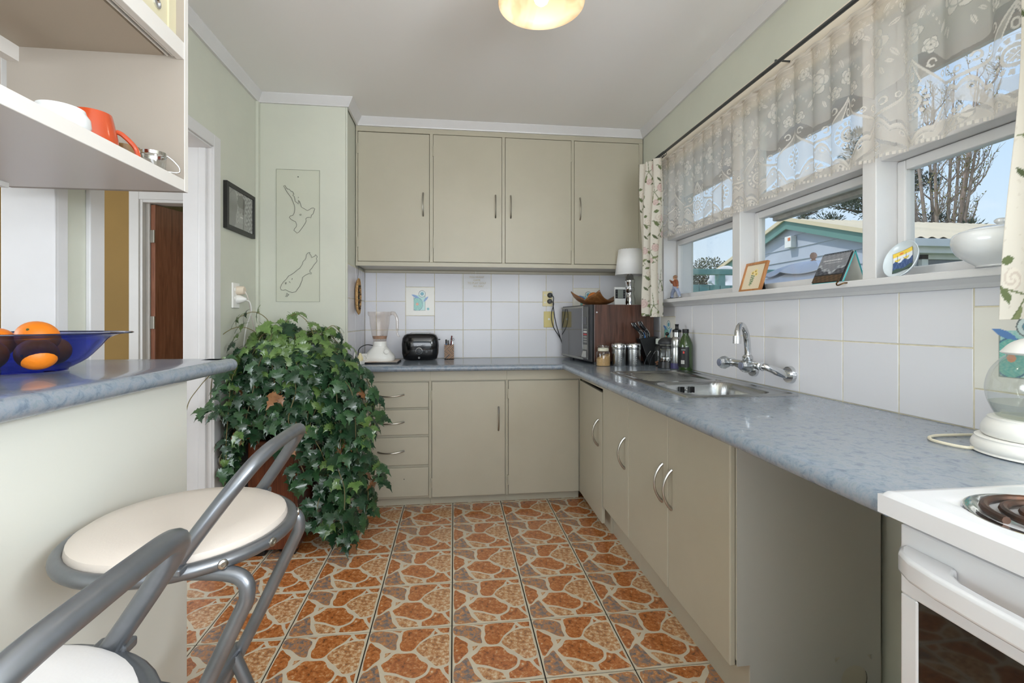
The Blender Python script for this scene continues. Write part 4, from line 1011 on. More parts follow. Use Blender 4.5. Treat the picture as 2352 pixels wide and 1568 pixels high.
obj('stand_rim', MB().box(0.0030, -0.064, 0.0, 0.0080, 0.064, 0.0022), M_teal, dc)
for i in range(17):
    y = -0.056+0.007*i
    obj('spiral_ring', MB().tube([(0.0505+0.0055*math.cos(a), y, 0.1005+0.0055*math.sin(a)) for a in [2*PI*k/10 for k in range(10)]], 0.0009, 5, closed=True), M_black, dc)
# oval dish with a seaside picture, leaning on the mullion
od_ = thing('oval_dish', 'pale oval dish painted with yellow boats on blue waves, leaning on the sill', 'dish', (1.252, 1.226, SZ))
Ml = Matrix.Rotation(math.radians(24), 4, 'Y') @ Matrix.Translation((0, 0, 0.0535)) @ Matrix.Rotation(math.radians(-20), 4, 'X')
a_, b_ = 0.052, 0.060
mbd = MB(); prof2 = [(1.0, -0.006), (0.97, -0.0075), (0.9, -0.003), (0.72, 0.004), (0.4, 0.0055), (0, 0.006), ]
mbd.lathe([(r, h) for r, h in prof2] , (0,0,0), 40, 'x', sx=a_, sy=b_)
mbd.lathe([(1.0, -0.006), (0.9, 0.003), (0.72, 0.0085), (0.4, 0.0105), (0, 0.011)], (0,0,0), 40, 'x', sx=a_, sy=b_)
obj('plate', mbd.move(Ml), mat('pale_blue_glaze', (206, 216, 222), 0.12, coat=0.4), od_, smooth=True)
def sea_col(u, v):
    n = 0.5+0.5*math.sin(u*37+math.sin(v*29)*2.2)*math.sin(v*43+u*11)
    if v > 0.80: c = (238, 206, 84)
    elif v > 0.52+0.06*math.sin(u*14): c = (226, 232, 238)
    else: c = (60+110*max(0, n-0.6), 84+110*max(0, n-0.6), 132+80*max(0, n-0.6))
    if v < 0.16+0.04*math.sin(u*9): c = (70, 92, 84)
    if 0.83 < v < 0.93 and abs(u-0.42) < 0.13*(1-abs(v-0.88)*14): c = (226, 132, 70)
    for bx in (0.22, 0.66):
        d = math.hypot((u-bx)/0.16, (v-0.70)/0.16)
        if d < 1 and v < 0.66: c = (236, 212, 96)
        if 0.9 < d < 1.0 and v < 0.66 or (abs(u-bx) < 0.012 and 0.6 < v < 0.86): c = (40, 50, 70)
    if u < 0.02 or u > 0.98 or v < 0.02 or v > 0.98: c = (40, 46, 60)
    return c
def ds(u, v):
    y = 0.030-0.060*u; z = -0.036+0.070*v
    return tuple(Ml @ Vector((0.0042-0.010*((y/a_)**2+(z/b_)**2)*0.55, y*0.95, z)))
o = obj('picture', MB().grid(ds, 46, 46), M_print, od_, smooth='all'); paint(o, [sea_col(i/46, j/46) for j in range(47) for i in range(47)])
# lidded tureen
tu = thing('white_tureen', 'white ceramic tureen with a domed lid beside the right curtain', 'tureen', (1.262, 0.966, SZ))
M_cer = mat('white_ceramic', (216, 218, 218), 0.14, coat=0.4)
obj('bowl', MB().lathe([(0, 0), (0.042, 0), (0.044, 0.004), (0.060, 0.016), (0.078, 0.032), (0.087, 0.050), (0.089, 0.066), (0.085, 0.078), (0.079, 0.082), (0.075, 0.080), (0.078, 0.066), (0.07, 0.03), (0, 0.012)], (0,0,0), 64, sm=3), M_cer, tu, smooth=True)
ld = obj('lid', MB().lathe([(0.0765, 0.0815), (0.074, 0.0855), (0.055, 0.0915), (0.025, 0.0945), (0.010, 0.0955), (0, 0.0957)], (0,0,0), 40), M_cer, tu, smooth=True)
obj('lid_knob', MB().lathe([(0.005, 0.095), (0.007, 0.099), (0.0125, 0.104), (0.013, 0.109), (0.009, 0.1125), (0, 0.1135)], (0,0,0), 20), M_cer, ld, smooth=True)
obj('ear_handle', MB().tube(smooth_path([(0.020, 0.080, 0.062), (0.026, 0.094, 0.066), (0.022, 0.094, 0.074), (0.016, 0.080, 0.076)], 4), 0.005, 8), M_cer, tu, smooth=True)
# brass cup hook under the sill edge
hk = obj('cup_hook', MB().tube(smooth_path([(1.233, 1.372, 1.268), (1.222, 1.374, 1.267), (1.214, 1.382, 1.262), (1.214, 1.392, 1.262), (1.218, 1.398, 1.269), (1.221, 1.392, 1.276)], 4), 0.0022, 6), mat('tarnished_brass', (96, 70, 40), 0.35, 0.9), None, smooth=True, origin=(1.232, 1.372, 1.268))
tag(hk, 'small tarnished brass cup hook in the edge of the window sill', 'hook')
# ---------------------------------------------------------------- lettering helper
def letters(name, s, size, mtl, parent, M, align='CENTER', depth=0.0003):
    """flat lettering turned into a mesh; M places it (text lies in x,y)"""
    cu = bpy.data.curves.new(name, 'FONT'); cu.body = s; cu.size = size; cu.align_x = align; cu.resolution_u = 3
    to = bpy.data.objects.new(name+'_src', cu); COL.objects.link(to)
    dg = bpy.context.evaluated_depsgraph_get()
    me = bpy.data.meshes.new_from_object(to.evaluated_get(dg))
    bpy.data.objects.remove(to); bpy.data.curves.remove(cu)
    me.transform(M); me.materials.clear(); me.materials.append(mtl)
    o = bpy.data.objects.new(name, me); COL.objects.link(o)
    o.parent = parent
    return o
def basis(origin, xdir, ydir):
    x, y = Vector(xdir).normalized(), Vector(ydir).normalized(); z = x.cross(y)
    return Matrix(((x.x, y.x, z.x, origin[0]), (x.y, y.y, z.y, origin[1]), (x.z, y.z, z.z, origin[2]), (0, 0, 0, 1)))
M_silverp = mat('silver_print', (200, 202, 204), 0.4)
M_redp = mat('red_print', (200, 60, 56), 0.5)
M_paper = M_lbl
T0 = CT + 0.0004
# ---------------------------------------------------------------- microwave and what stands on it
mw = thing('microwave_oven', 'walnut-veneer microwave oven with a dark door in the worktop corner', 'microwave', (0.834, 2.835, T0), math.radians(5.9))
obj('case', MB().box(0.014, 0.0, 0.016, 0.415, 0.547, 0.368), M_walnut, mw, bevel=0.003)
obj('front_frame', MB().box(-0.002, 0.0, 0.016, 0.014, 0.547, 0.368), M_black, mw, bevel=0.002)
dm = obj('door', MB().box(-0.010, 0.140, 0.028, -0.001, 0.545, 0.356), mat('microwave_dark_glass', (58, 58, 58), 0.10, coat=0.5), mw, bevel=0.003)
obj('door_trim', MB().box(-0.0115, 0.140, 0.022, -0.001, 0.545, 0.034).box(-0.0115, 0.140, 0.350, -0.001, 0.545, 0.362), mat('grey_trim', (156, 156, 150), 0.4, 0.4), dm)
cp = obj('control_panel', MB().box(-0.009, 0.052, 0.028, -0.001, 0.136, 0.356), mat('panel_grey', (84, 84, 82), 0.4), mw, bevel=0.002)
obj('display', MB().box(-0.0105, 0.066, 0.245, -0.008, 0.126, 0.292), M_blackg, cp)
obj('keypad', MB().box(-0.0105, 0.058, 0.125, -0.008, 0.126, 0.232), M_darkgrey, cp)
for i in range(6): obj('key_row', MB().box(-0.0112, 0.060, 0.132+0.0155*i, -0.010, 0.118, 0.141+0.0155*i), (M_paper if i == 4 else M_redp if i == 3 else MATS['grey_trim']), cp)
obj('maker_plate', MB().box(-0.0105, 0.060, 0.088, -0.008, 0.130, 0.118), MATS['grey_trim'], cp)
obj('door_button', MB().prism([(-0.020, 0.040), (-0.008, 0.040), (-0.008, 0.078), (-0.012, 0.078)], 'y', 0.078, 0.128), mat('button_grey', (170, 170, 166), 0.4), cp)
for z in (0.065, 0.320): obj('screw', MB().cyl((0.030, -0.002, z), 0.005, 0.003, 10, 'y'), M_chrome, mw)
for x in (0.05, 0.36):
    for y in (0.06, 0.49): obj('foot', MB().cyl((x, y, 0), 0.016, 0.017, 12), M_black, mw)
MT = T0 + 0.3685
# square wooden tray, corners turned up
tr_ = thing('wooden_tray', 'curved brown wooden tray with upturned corners on the microwave', 'tray', (0.935, 3.085, MT), math.radians(35))
def trayz(u, v): return 0.012 + 0.070*(abs(u-0.5)*2)**2.6*(abs(v-0.5)*2)**0.6*0.6 + 0.040*((abs(u-0.5)*2)**3 + (abs(v-0.5)*2)**3)*0.5 - 0.010*(1-(abs(u-0.5)*2)**2)*(1-(abs(v-0.5)*2)**2)
obj('tray_body', MB().grid(lambda u, v: ((u-0.5)*0.235, (v-0.5)*0.235, trayz(u, v)), 24, 24), wood_mat('tray_wood', (96, 60, 32), (124, 82, 46), (146, 104, 64), axis=0), tr_, smooth='all', solid=0.006)
obj('foot', MB().lathe([(0, 0), (0.05, 0), (0.055, 0.004), (0, 0.004)], (0,0,0), 20), M_black, tr_)
M_orange = mat('orange_peel', (236, 130, 24), 0.45, bump=0.25, bscale=190, var=0.06, vscale=14)
og = obj('orange', MB().ball((0,0,0), 0.040, 24, 16, 1, 1, 0.93), mat('mottled_orange', (196, 120, 56), 0.5, bump=0.25, bscale=160, var=0.2, vscale=22, var2=(160, 88, 36)), None, smooth=True, origin=None)
og.location = (0.905, 3.045, MT+0.049); tag(og, 'mottled orange lying in the wooden tray on the microwave', 'orange')
# weather-station display
wd = thing('digital_thermometer', 'upright silver digital thermometer with grey screen on the microwave', 'thermometer', (1.066, 2.985, MT), math.radians(8))
obj('case', MB().box(-0.036, 0, 0, 0.036, 0.020, 0.118), mat('display_silver', (206, 208, 206), 0.35), wd, bevel=0.004)
obj('stand', MB().box(-0.03, 0.018, 0, 0.03, 0.050, 0.006), M_black, wd)
sp_ = obj('screen_panel', MB().box(-0.035, -0.0015, 0.044, 0.035, 0.001, 0.102), M_black, wd)
obj('screen', MB().box(-0.019, -0.0025, 0.047, 0.019, -0.001, 0.099), mat('lcd_grey', (118, 124, 118), 0.3), sp_)
for s in (-1, 1):
    for z in (0.053, 0.071, 0.089): obj('button', MB().box(s*0.027-0.005, -0.003, z, s*0.027+0.005, -0.001, z+0.007), M_darkgrey, sp_)
# table lamp
tl_ = thing('table_lamp', 'table lamp with a stacked chrome base and white drum shade', 'lamp', (1.168, 3.085, MT))
obj('mat', MB().lathe([(0, 0), (0.060, 0), (0.062, 0.004), (0.05, 0.007), (0, 0.007)], (0,0,0), 24), M_whitep, tl_)
obj('lamp_base', MB().lathe([(0, 0.007), (0.036, 0.007), (0.036, 0.050), (0.032, 0.062), (0.026, 0.080), (0.030, 0.096), (0.034, 0.104), (0.034, 0.118), (0.028, 0.122), (0.030, 0.150), (0.034, 0.160), (0.034, 0.172), (0.026, 0.182), (0.022, 0.205), (0.012, 0.212), (0.010, 0.26), (0, 0.26)], (0,0,0), 10), M_chrome, tl_, smooth=True)
obj('lamp_shade', MB().lathe([(0.097, 0.205), (0.075, 0.375)], (0,0,0), 40), mat('white_shade', (232, 232, 232), 0.8, subs=0.1), tl_, smooth=True, solid=0.002)
obj('shade_ring', MB().tube([(0.075*math.cos(a), 0.075*math.sin(a), 0.374) for a in [2*PI*k/24 for k in range(24)]], 0.0015, 5, closed=True).tube([(-0.075, 0, 0.374), (0, 0, 0.30), (0.075, 0, 0.374)], 0.0015, 5).tube([(0, 0, 0.26), (0, 0, 0.305)], 0.006, 8), M_chrome, tl_)

# ---------------------------------------------------------------- jars in front of the microwave
jr = thing('storage_jar', 'clear glass jar of raw sugar with a glass lid beside the microwave', 'jar', (0.884, 2.772, T0))
obj('jar_body', MB().lathe([(0, 0.0), (0.040, 0.0), (0.042, 0.004), (0.042, 0.078), (0.038, 0.088), (0.031, 0.094), (0.031, 0.104)], (0,0,0), 32), M_jar, jr, smooth=True)
def sug(u, v):
    a = 2*PI*u; r = 0.0405*v; x, y = r*math.cos(a), r*math.sin(a)
    return (x, y, 0.056 + 0.35*x*1.0 + 0.003*math.sin(x*300)*math.sin(y*260))
mbs = MB().lathe([(0, 0.002), (0.0405, 0.002), (0.0405, 0.006)], (0,0,0), 32)
mbs.grid(lambda u, v: (0.0405*math.cos(2*PI*u), 0.0405*math.sin(2*PI*u), 0.006 + v*(0.050+0.35*0.0405*math.cos(2*PI*u))), 32, 3).grid(sug, 32, 6)
o = obj('sugar', mbs, mat('raw_sugar', (206, 166, 112), 0.8, var=0.2, vscale=300, bump=0.5, bscale=500), jr, smooth=True); o['kind'] = 'stuff'
obj('lid', MB().lathe([(0.030, 0.096), (0.034, 0.103), (0.036, 0.106), (0.036, 0.118), (0.030, 0.124), (0.022, 0.124), (0, 0.120)], (0,0,0), 28), M_jar, jr, smooth=True)
obj('seal', MB().lathe([(0.0315, 0.088), (0.0325, 0.090), (0.0325, 0.104), (0.0315, 0.106)], (0,0,0), 28), mat('rubber_seal', (216, 210, 190), 0.6), jr, smooth=True)
def canister(label, loc):
    t = thing('steel_canister', label, 'canister', loc, 0, 'stainless steel canisters')
    obj('can_body', MB().lathe([(0, 0), (0.041, 0), (0.042, 0.002), (0.042, 0.102), (0, 0.102)], (0,0,0), 40), M_steel, t, smooth=True)
    obj('lid', MB().lathe([(0.0435, 0.098), (0.0445, 0.100), (0.0445, 0.126), (0.042, 0.131), (0.038, 0.133), (0.036, 0.131), (0, 0.1315)], (0,0,0), 40), M_chrome, t, smooth=True)
    for k in range(7):
        for j in (-1, 1):
            a = math.radians(-100+j*11)
            o = obj('embossed_mark', MB().ball((0.042*math.cos(a), 0.042*math.sin(a), 0.014+k*0.0125), 0.0032, 8, 5, 1, 1, 0.7), M_steel, t, smooth=True)
    return t
canister('lidded stainless steel canister next to the sugar jar', (0.979, 2.765, T0))
canister('lidded stainless steel canister next to the knife block', (1.067, 2.755, T0))

# knife block
kb = thing('knife_block', 'slanted black knife block with two black-handled knives', 'knife block', (1.162, 2.768, T0), 0)
def slant(x, z): return x - 0.35*z
blk = MB().prism([(0.005, 0.0), (0.105, 0.0), (0.060, 0.172), (-0.052, 0.160)], 'y', -0.004, 0.062)
obj('block', blk, mat('black_wood', (22, 24, 25), 0.45, bump=0.05), kb, bevel=0.003)
M_blade = M_steel
for i, (x, y, L, ang) in enumerate(((-0.034, 0.018, 0.105, -0.42), (0.010, 0.040, 0.110, -0.34))):
    k = obj('knife_handle', MB().add([(0,0,0)], []), M_black, kb)
    pts = [(x-0.2*0+math.sin(ang)*L*t + 0.012*math.sin(t*PI*1.6), y, 0.160+L*t*math.cos(ang)) for t in [q/10 for q in range(11)]]
    o = obj('knife', MB().tube(pts, [0.0105+0.0022*math.cos(q*0.9) for q in range(11)], 10), M_black, kb, smooth=True)
    obj('bolster', MB().tube([(p[0]+0.012, p[1]-0.002, p[2]) for p in pts], 0.0030, 6).tube([(p[0]-0.011, p[1]-0.002, p[2]) for p in pts], 0.0028, 6), M_steel, o, smooth=True)
    for q in (2, 5, 8): obj('rivet', MB().ball((pts[q][0], pts[q][1]-0.0105, pts[q][2]), 0.0028, 8, 5), M_chrome, o, smooth=True)
    bpy.data.objects.remove(k)
obj('blue_grip', MB().tube([(-0.010, 0.030, 0.158), (-0.022, 0.030, 0.195)], 0.009, 8), mat('blue_plastic', (20, 96, 160), 0.4), kb, smooth=True)
# wire stand leaning in front of the block
wsn = thing('wire_stand', 'bent chrome wire stand in front of the knife block', 'stand', (1.130, 2.735, T0))
for dx in (0.0, 0.030):
    obj('wire', MB().tube(smooth_path([(dx, 0.012, 0.003), (dx+0.004, 0.006, 0.030), (dx+0.014, 0.0, 0.058), (dx+0.034, -0.004, 0.088)], 5), 0.0022, 6), M_chrome, wsn, smooth=True)
obj('wire', MB().tube([(0.0, 0.012, 0.003), (0.030, 0.012, 0.003)], 0.0022, 6), M_chrome, wsn, smooth=True)
# glass jar of nuts behind the coffee press
nj = thing('nut_jar', 'tall glass jar with a few nuts behind the coffee press', 'jar', (1.222, 2.715, T0))
obj('jar_body', MB().lathe([(0, 0), (0.038, 0), (0.040, 0.004), (0.040, 0.105), (0.034, 0.118), (0.028, 0.124), (0.028, 0.134)], (0,0,0), 28), M_jar, nj, smooth=True)
obj('lid', MB().lathe([(0.031, 0.130), (0.033, 0.132), (0.033, 0.158), (0.028, 0.163), (0, 0.163)], (0,0,0), 28), mat('pale_green_lid', (196, 204, 196), 0.3), nj, smooth=True)
nb = MB(); R5 = random.Random(5)
for k in range(60):
    a, r_ = R5.uniform(0, 2*PI), 0.031*math.sqrt(R5.random()); nb.ball((r_*math.cos(a), r_*math.sin(a), 0.008+0.040*R5.random()*(1-r_/0.05)), 0.0055, 7, 5, 1, 1, 0.8)
o = obj('nuts', nb, mat('nuts_brown', (180, 122, 82), 0.6, var=0.2, vscale=60), nj, smooth=True); o['kind'] = 'stuff'
# coffee press
cf = thing('coffee_press', 'glass coffee press with black frame, dome lid and handle', 'coffee press', (1.205, 2.600, T0))
obj('frame', MB().lathe([(0, 0), (0.052, 0), (0.053, 0.004), (0.050, 0.012), (0.049, 0.036), (0.046, 0.036), (0.046, 0.010), (0, 0.008)], (0,0,0), 36)
    .lathe([(0.0475, 0.112), (0.0495, 0.113), (0.0495, 0.123), (0.0475, 0.124)], (0,0,0), 36)
    .tube([(-0.048, 0.0, 0.03), (-0.048, 0.0, 0.118)], 0.0035, 6).tube([(0.048, 0.0, 0.03), (0.048, 0.0, 0.118)], 0.0035, 6).tube([(0, -0.048, 0.03), (0, -0.048, 0.118)], 0.0035, 6), M_black, cf, smooth=True)
obj('glass_beaker', MB().lathe([(0, 0.014), (0.040, 0.014), (0.045, 0.020), (0.045, 0.140), (0.047, 0.146)], (0,0,0), 36), M_jar, cf, smooth=True)
lid = obj('lid', MB().lathe([(0.049, 0.136), (0.051, 0.140), (0.051, 0.147), (0.046, 0.158), (0.034, 0.168), (0.016, 0.174), (0, 0.175)], (0,0,0), 36), mat('black_matte_lid', (42, 43, 45), 0.4), cf, smooth=True)
obj('plunger_knob', MB().tube([(0, 0, 0.172), (0, 0, 0.186)], 0.002, 6).ball((0, 0, 0.194), 0.0105, 14, 10), M_black, lid, smooth=True)
obj('plunger', MB().tube([(0, 0, 0.060), (0, 0, 0.17)], 0.0018, 6).lathe([(0, 0.055), (0.043, 0.055), (0.044, 0.058), (0.043, 0.061), (0, 0.061)], (0,0,0), 30), M_chrome, cf, smooth=True)
obj('handle', MB().tube(smooth_path([(0.035, -0.035, 0.122), (0.055, -0.055, 0.120), (0.064, -0.064, 0.095), (0.062, -0.062, 0.055), (0.050, -0.050, 0.034), (0.034, -0.036, 0.032)], 5), 0.0075, 8), M_black, cf, smooth=True)
# drink bottle and oil bottle
sbt = thing('drink_bottle', 'stainless drink bottle with a black sports cap behind the oil bottle', 'bottle', (1.228, 2.528, T0))
obj('bottle_body', MB().lathe([(0, 0), (0.031, 0), (0.033, 0.003), (0.033, 0.110), (0.031, 0.118), (0.033, 0.126), (0.033, 0.160), (0.028, 0.172), (0.021, 0.180), (0.021, 0.206)], (0,0,0), 32), M_steel, sbt, smooth=True)
obj('sports_cap', MB().lathe([(0, 0.205), (0.024, 0.205), (0.024, 0.218), (0.012, 0.222), (0.009, 0.227), (0.009, 0.243), (0.011, 0.246), (0.010, 0.250), (0, 0.250)], (0,0,0), 26), M_black, sbt, smooth=True)
obj('base_band', MB().lathe([(0.0335, 0.004), (0.0338, 0.006), (0.0338, 0.030), (0.0335, 0.034)], (0,0,0), 32), mat('violet_band', (60, 56, 96), 0.4), sbt, smooth=True)
ob = thing('oil_bottle', 'dark green glass oil bottle with a black label by the sink', 'bottle', (1.240, 2.450, T0))
obj('bottle_body', MB().lathe([(0, 0), (0.034, 0), (0.037, 0.004), (0.037, 0.135), (0.034, 0.152), (0.022, 0.180), (0.0155, 0.192), (0.015, 0.204)], (0,0,0), 32), M_greeng, ob, smooth=True)
obj('bottle_cap', MB().lathe([(0, 0.203), (0.0165, 0.203), (0.017, 0.205), (0.017, 0.222), (0.015, 0.224), (0, 0.224)], (0,0,0), 24), M_black, ob, smooth=True)
lb = obj('bottle_label', MB().lathe([(0.0374, 0.020), (0.0376, 0.022), (0.0376, 0.120), (0.0374, 0.128)], (0,0,0), 40, a0=math.radians(150), a1=math.radians(272)), mat('label_black', (24, 24, 24), 0.45), ob, smooth=True)
obj('label_stamp', MB().lathe([(0.0379, 0.094), (0.0379, 0.106)], (0,0,0), 6, a0=math.radians(222), a1=math.radians(234)), M_redp, lb)
for i in range(7): obj('barcode_line', MB().lathe([(0.0379, 0.038), (0.0379, 0.058)], (0,0,0), 2, a0=math.radians(206+i*4.2), a1=math.radians(208.2+i*4.2)), M_paper, lb)
for i in range(5): obj('label_mark', MB().lathe([(0.0379, 0.112), (0.0379, 0.115)], (0,0,0), 2, a0=math.radians(208+i*7), a1=math.radians(212.5+i*7)), M_silverp, lb)

# ---------------------------------------------------------------- blender, toaster, pens and cables on the back worktop
bm_ = thing('place_mat', 'black-edged brown tray mat under the white blender', 'mat', (-0.470, 3.150, T0))
obj('board', MB().box(-0.105, -0.105, 0, 0.118, 0.110, 0.010), M_black, bm_, bevel=0.002)
obj('printed_face', MB().box(-0.100, -0.100, 0.010, 0.113, 0.105, 0.0112), mat('mat_pattern', (186, 150, 124), 0.5, var=0.3, vscale=26, var2=(200, 196, 190)), bm_)
bl = thing('blender', 'white blender with a tall clear jug on the worktop', 'blender', (-0.478, 3.165, T0+0.0116))
bpf = [(0.090, 0.0, 0.078), (0.096, 0.012, 0.082), (0.094, 0.030, 0.080), (0.070, 0.062, 0.066), (0.048, 0.084, 0.052), (0.045, 0.092, 0.050)]
def rsq(rx, ry, z, n=32, p=3.0):
    out = []
    for i in range(n):
        a = 2*PI*i/n; c, s = math.cos(a), math.sin(a)
        k = (abs(c)**p + abs(s)**p)**(-1/p)
        out.append((rx*c*k, ry*s*k, z))
    return out
def loft(rings, capb=True, capt=True):
    mb = MB(); n = len(rings[0]); vs = [v for r in rings for v in r]
    fs = [(j*n+i, j*n+(i+1) % n, (j+1)*n+(i+1) % n, (j+1)*n+i) for j in range(len(rings)-1) for i in range(n)]
    if capb: fs.append(tuple(range(n))[::-1])
    if capt: fs.append(tuple((len(rings)-1)*n+i for i in range(n)))
    return mb.add(vs, fs)
obj('motor_base', loft([rsq(a, c, b, 36, 2.6) for a, b, c in bpf]), M_whitep, bl, smooth=True)
obj('collar', MB().lathe([(0.046, 0.092), (0.043, 0.094), (0.043, 0.120), (0.040, 0.124)], (0,0,0), 28), M_whitep, bl, smooth=True)
obj('speed_dial', MB().lathe([(0.017, 0), (0.017, -0.010), (0.013, -0.014), (0, -0.014)], (0,0,0), 22, 'y').move(Matrix.Translation((0.048, -0.060, 0.058)) @ Matrix.Rotation(math.radians(-25), 4, 'X') @ Matrix.Rotation(math.radians(20), 4, 'Z')), M_whitep, bl, smooth=True)
jug = obj('jug', loft([rsq(0.040, 0.040, 0.124, 32, 2.2), rsq(0.046, 0.046, 0.150, 32, 2.4), rsq(0.060, 0.060, 0.240, 32, 2.8), rsq(0.064, 0.064, 0.285, 32, 2.8), rsq(0.072, 0.068, 0.292, 32, 2.8), rsq(0.074, 0.070, 0.315, 32, 2.8)], True, False), M_smoke, bl, smooth=True)
obj('residue', MB().lathe([(0.041, 0.140), (0.0445, 0.152), (0.046, 0.158), (0.02, 0.146), (0, 0.142)], (0,0,0), 24), mat('smoothie_residue', (176, 142, 120), 0.6), jug, smooth=True)
obj('blades', MB().add([(0, 0, 0.150), (0.026, 0.004, 0.166), (0.024, -0.004, 0.166), (-0.026, 0.004, 0.162), (-0.024, -0.004, 0.162), (0.004, 0.026, 0.160), (-0.004, 0.024, 0.160)], [(0,1,2),(0,3,4),(0,5,6)]).cyl((0,0,0.135), 0.006, 0.018, 10), M_steel, jug)
obj('jug_handle', MB().tube(smooth_path([(0.070, 0, 0.306), (0.092, 0, 0.302), (0.108, 0, 0.272), (0.110, 0, 0.22), (0.110, 0, 0.175), (0.118, 0, 0.158), (0.126, 0, 0.158)], 5), [0.012]*6+[0.0095]*12+[0.006]*13, 10), M_smoke, jug, smooth=True)
# toaster
ts = thing('toaster', 'glossy black two-slice toaster against the tiles', 'toaster', (-0.230, 3.325, T0))
tsr = []
for z, rx, ry in ((0.004, 0.100, 0.062), (0.012, 0.112, 0.070), (0.050, 0.122, 0.078), (0.110, 0.124, 0.080), (0.150, 0.119, 0.077), (0.170, 0.108, 0.068), (0.180, 0.090, 0.054), (0.183, 0.06, 0.035)):
    tsr.append(rsq(rx, ry, z, 44, 4.5))
obj('toaster_body', loft(tsr), M_blackg, ts, smooth=True)
for y in (-0.020, 0.022): obj('slot', MB().box(-0.066, y-0.012, 0.180, 0.066, y+0.012, 0.1865), M_steel, ts, bevel=0.003)
obj('lever', MB().box(0.118, -0.010, 0.136, 0.134, 0.010, 0.143), M_black, ts, bevel=0.002)
dl = obj('dial_ring', MB().lathe([(0.023, 0), (0.023, -0.004), (0.019, -0.006), (0.018, -0.002)], (-0.005, -0.078, 0.066), 28, 'y'), M_chrome, ts, smooth=True)
obj('dial', MB().lathe([(0.017, -0.002), (0.016, -0.012), (0, -0.013)], (-0.005, -0.078, 0.066), 24, 'y').box(-0.020, -0.096, 0.063, 0.010, -0.088, 0.069), M_black, dl, smooth=True)
obj('button_cap', MB().lathe([(0.010, 0), (0.009, -0.005), (0, -0.006)], (0.044, -0.079, 0.062), 18, 'y'), M_darkgrey, ts, smooth=True)
letters('maker_name', 'Sunbeam', 0.0105, M_silverp, ts, basis((-0.005, -0.0822, 0.108), (1, 0, 0), (0, 0, 1)))
for x in (-0.0125, 0.0025): obj('model_mark', MB().box(x-0.006, -0.0822, 0.101, x+0.006, -0.0800, 0.1035), M_silverp, ts)
obj('base_mark', MB().lathe([(0.004, -0.001), (0.006, -0.001)], (-0.005, -0.0728, 0.020), 18, 'y'), M_silverp, ts)
# pen pot
pp = thing('pen_pot', 'square wooden pot with diagonal marquetry holding pens', 'pen pot', (-0.036, 3.395, T0))
def pot_col(u, v):
    k = int(v*3.0); d = (u*1.0 + (v*3.0) * (1 if k % 2 else -1) * 0.55) * 9
    return ((44, 26, 16), (156, 112, 66), (92, 58, 32), (176, 132, 84))[int(d) % 4]
M_pot = print_mat('marquetry', 0.4)
pm = MB(); s_ = 0.033
fn = [lambda u, v: (-s_+2*s_*u, -s_, 0.100*v), lambda u, v: (s_, -s_+2*s_*u, 0.100*v), lambda u, v: (s_-2*s_*u, s_, 0.100*v), lambda u, v: (-s_, s_-2*s_*u, 0.100*v)]
cols = []
for f_ in fn:
    pm.grid(f_, 40, 60); cols += [pot_col(i/40, j/60) for j in range(61) for i in range(41)]
pm.box(-s_, -s_, 0, s_, s_, 0.004); cols += [(60, 40, 26)]*8
o = obj('pot', pm, M_pot, pp); paint(o, cols)
def pen(label, x, y, dx, dy, L, m, cap=None, nm='pen'):
    t = thing(nm, label, nm.replace('_', ' '), (-0.036+x, 3.395+y, T0+0.0045), 0, 'pens in the pot')
    obj('barrel', MB().tube([(0, 0, 0), (dx, dy, L)], 0.0042, 8), m, t, smooth=True)
    if cap: obj('cap', MB().tube([(dx*0.78, dy*0.78, L*0.78), (dx, dy, L)], 0.0050, 8), cap, t, smooth=True)
    return t
pen('blue felt pen with a dark cap in the wooden pot', -0.018, -0.008, -0.004, 0, 0.132, MATS['blue_plastic'], M_black)
pen('dark red pencil sticking highest out of the pot', 0.004, 0.004, 0.014, 0, 0.158, mat('pencil_red', (110, 28, 30), 0.4))
pen('thin black pen standing between the blue and red pens', -0.006, -0.014, -0.002, 0, 0.126, M_black)
scs = thing('small_scissors', 'small steel scissors with ring handles in the wooden pot', 'scissors', (-0.036+0.020, 3.395, T0+0.0045), 0)
obj('blade', MB().tube([(0, 0, 0), (0.002, 0, 0.118)], 0.003, 6), M_steel, scs)
for dx in (-0.006, 0.008): obj('ring_handle', MB().tube([(dx+0.0065*math.cos(a), 0, 0.131+0.008*math.sin(a)) for a in [2*PI*k/14 for k in range(14)]], 0.0016, 5, closed=True), M_steel, scs, smooth=True)
# power strip with plugs
ps = thing('power_strip', 'white multi-socket power strip with plugs at the worktop end', 'power strip', (-0.572, 3.055, T0), math.radians(-14))
obj('strip_body', MB().box(-0.022, -0.058, 0, 0.022, 0.120, 0.022), M_whitep, ps, bevel=0.003)
obj('indicator', MB().cyl((0.0, -0.0585, 0.011), 0.004, 0.002, 10, 'y'), mat('amber_light', (150, 96, 40), 0.4), ps)
obj('plug', MB().lathe([(0.015, 0.022), (0.018, 0.026), (0.018, 0.040), (0.010, 0.056), (0.006, 0.070), (0, 0.070)], (0.0, -0.020, 0), 16), M_creamp, ps, smooth=True)
obj('plug', MB().box(-0.012, 0.025, 0.022, 0.014, 0.050, 0.062).tube(smooth_path([(0.0, 0.03, 0.05), (0.022, 0.020, 0.046), (0.028, 0.020, 0.030), (0.018, 0.022, 0.024)], 4), 0.004, 6), M_whitep, ps, bevel=0.002)
def cable(label, pts, r, m, k=6):
    o = obj('power_cable', MB().tube(smooth_path(pts, k), r, 7), m, None, smooth=True, origin=tuple(pts[0])); tag(o, label, 'cable'); return o
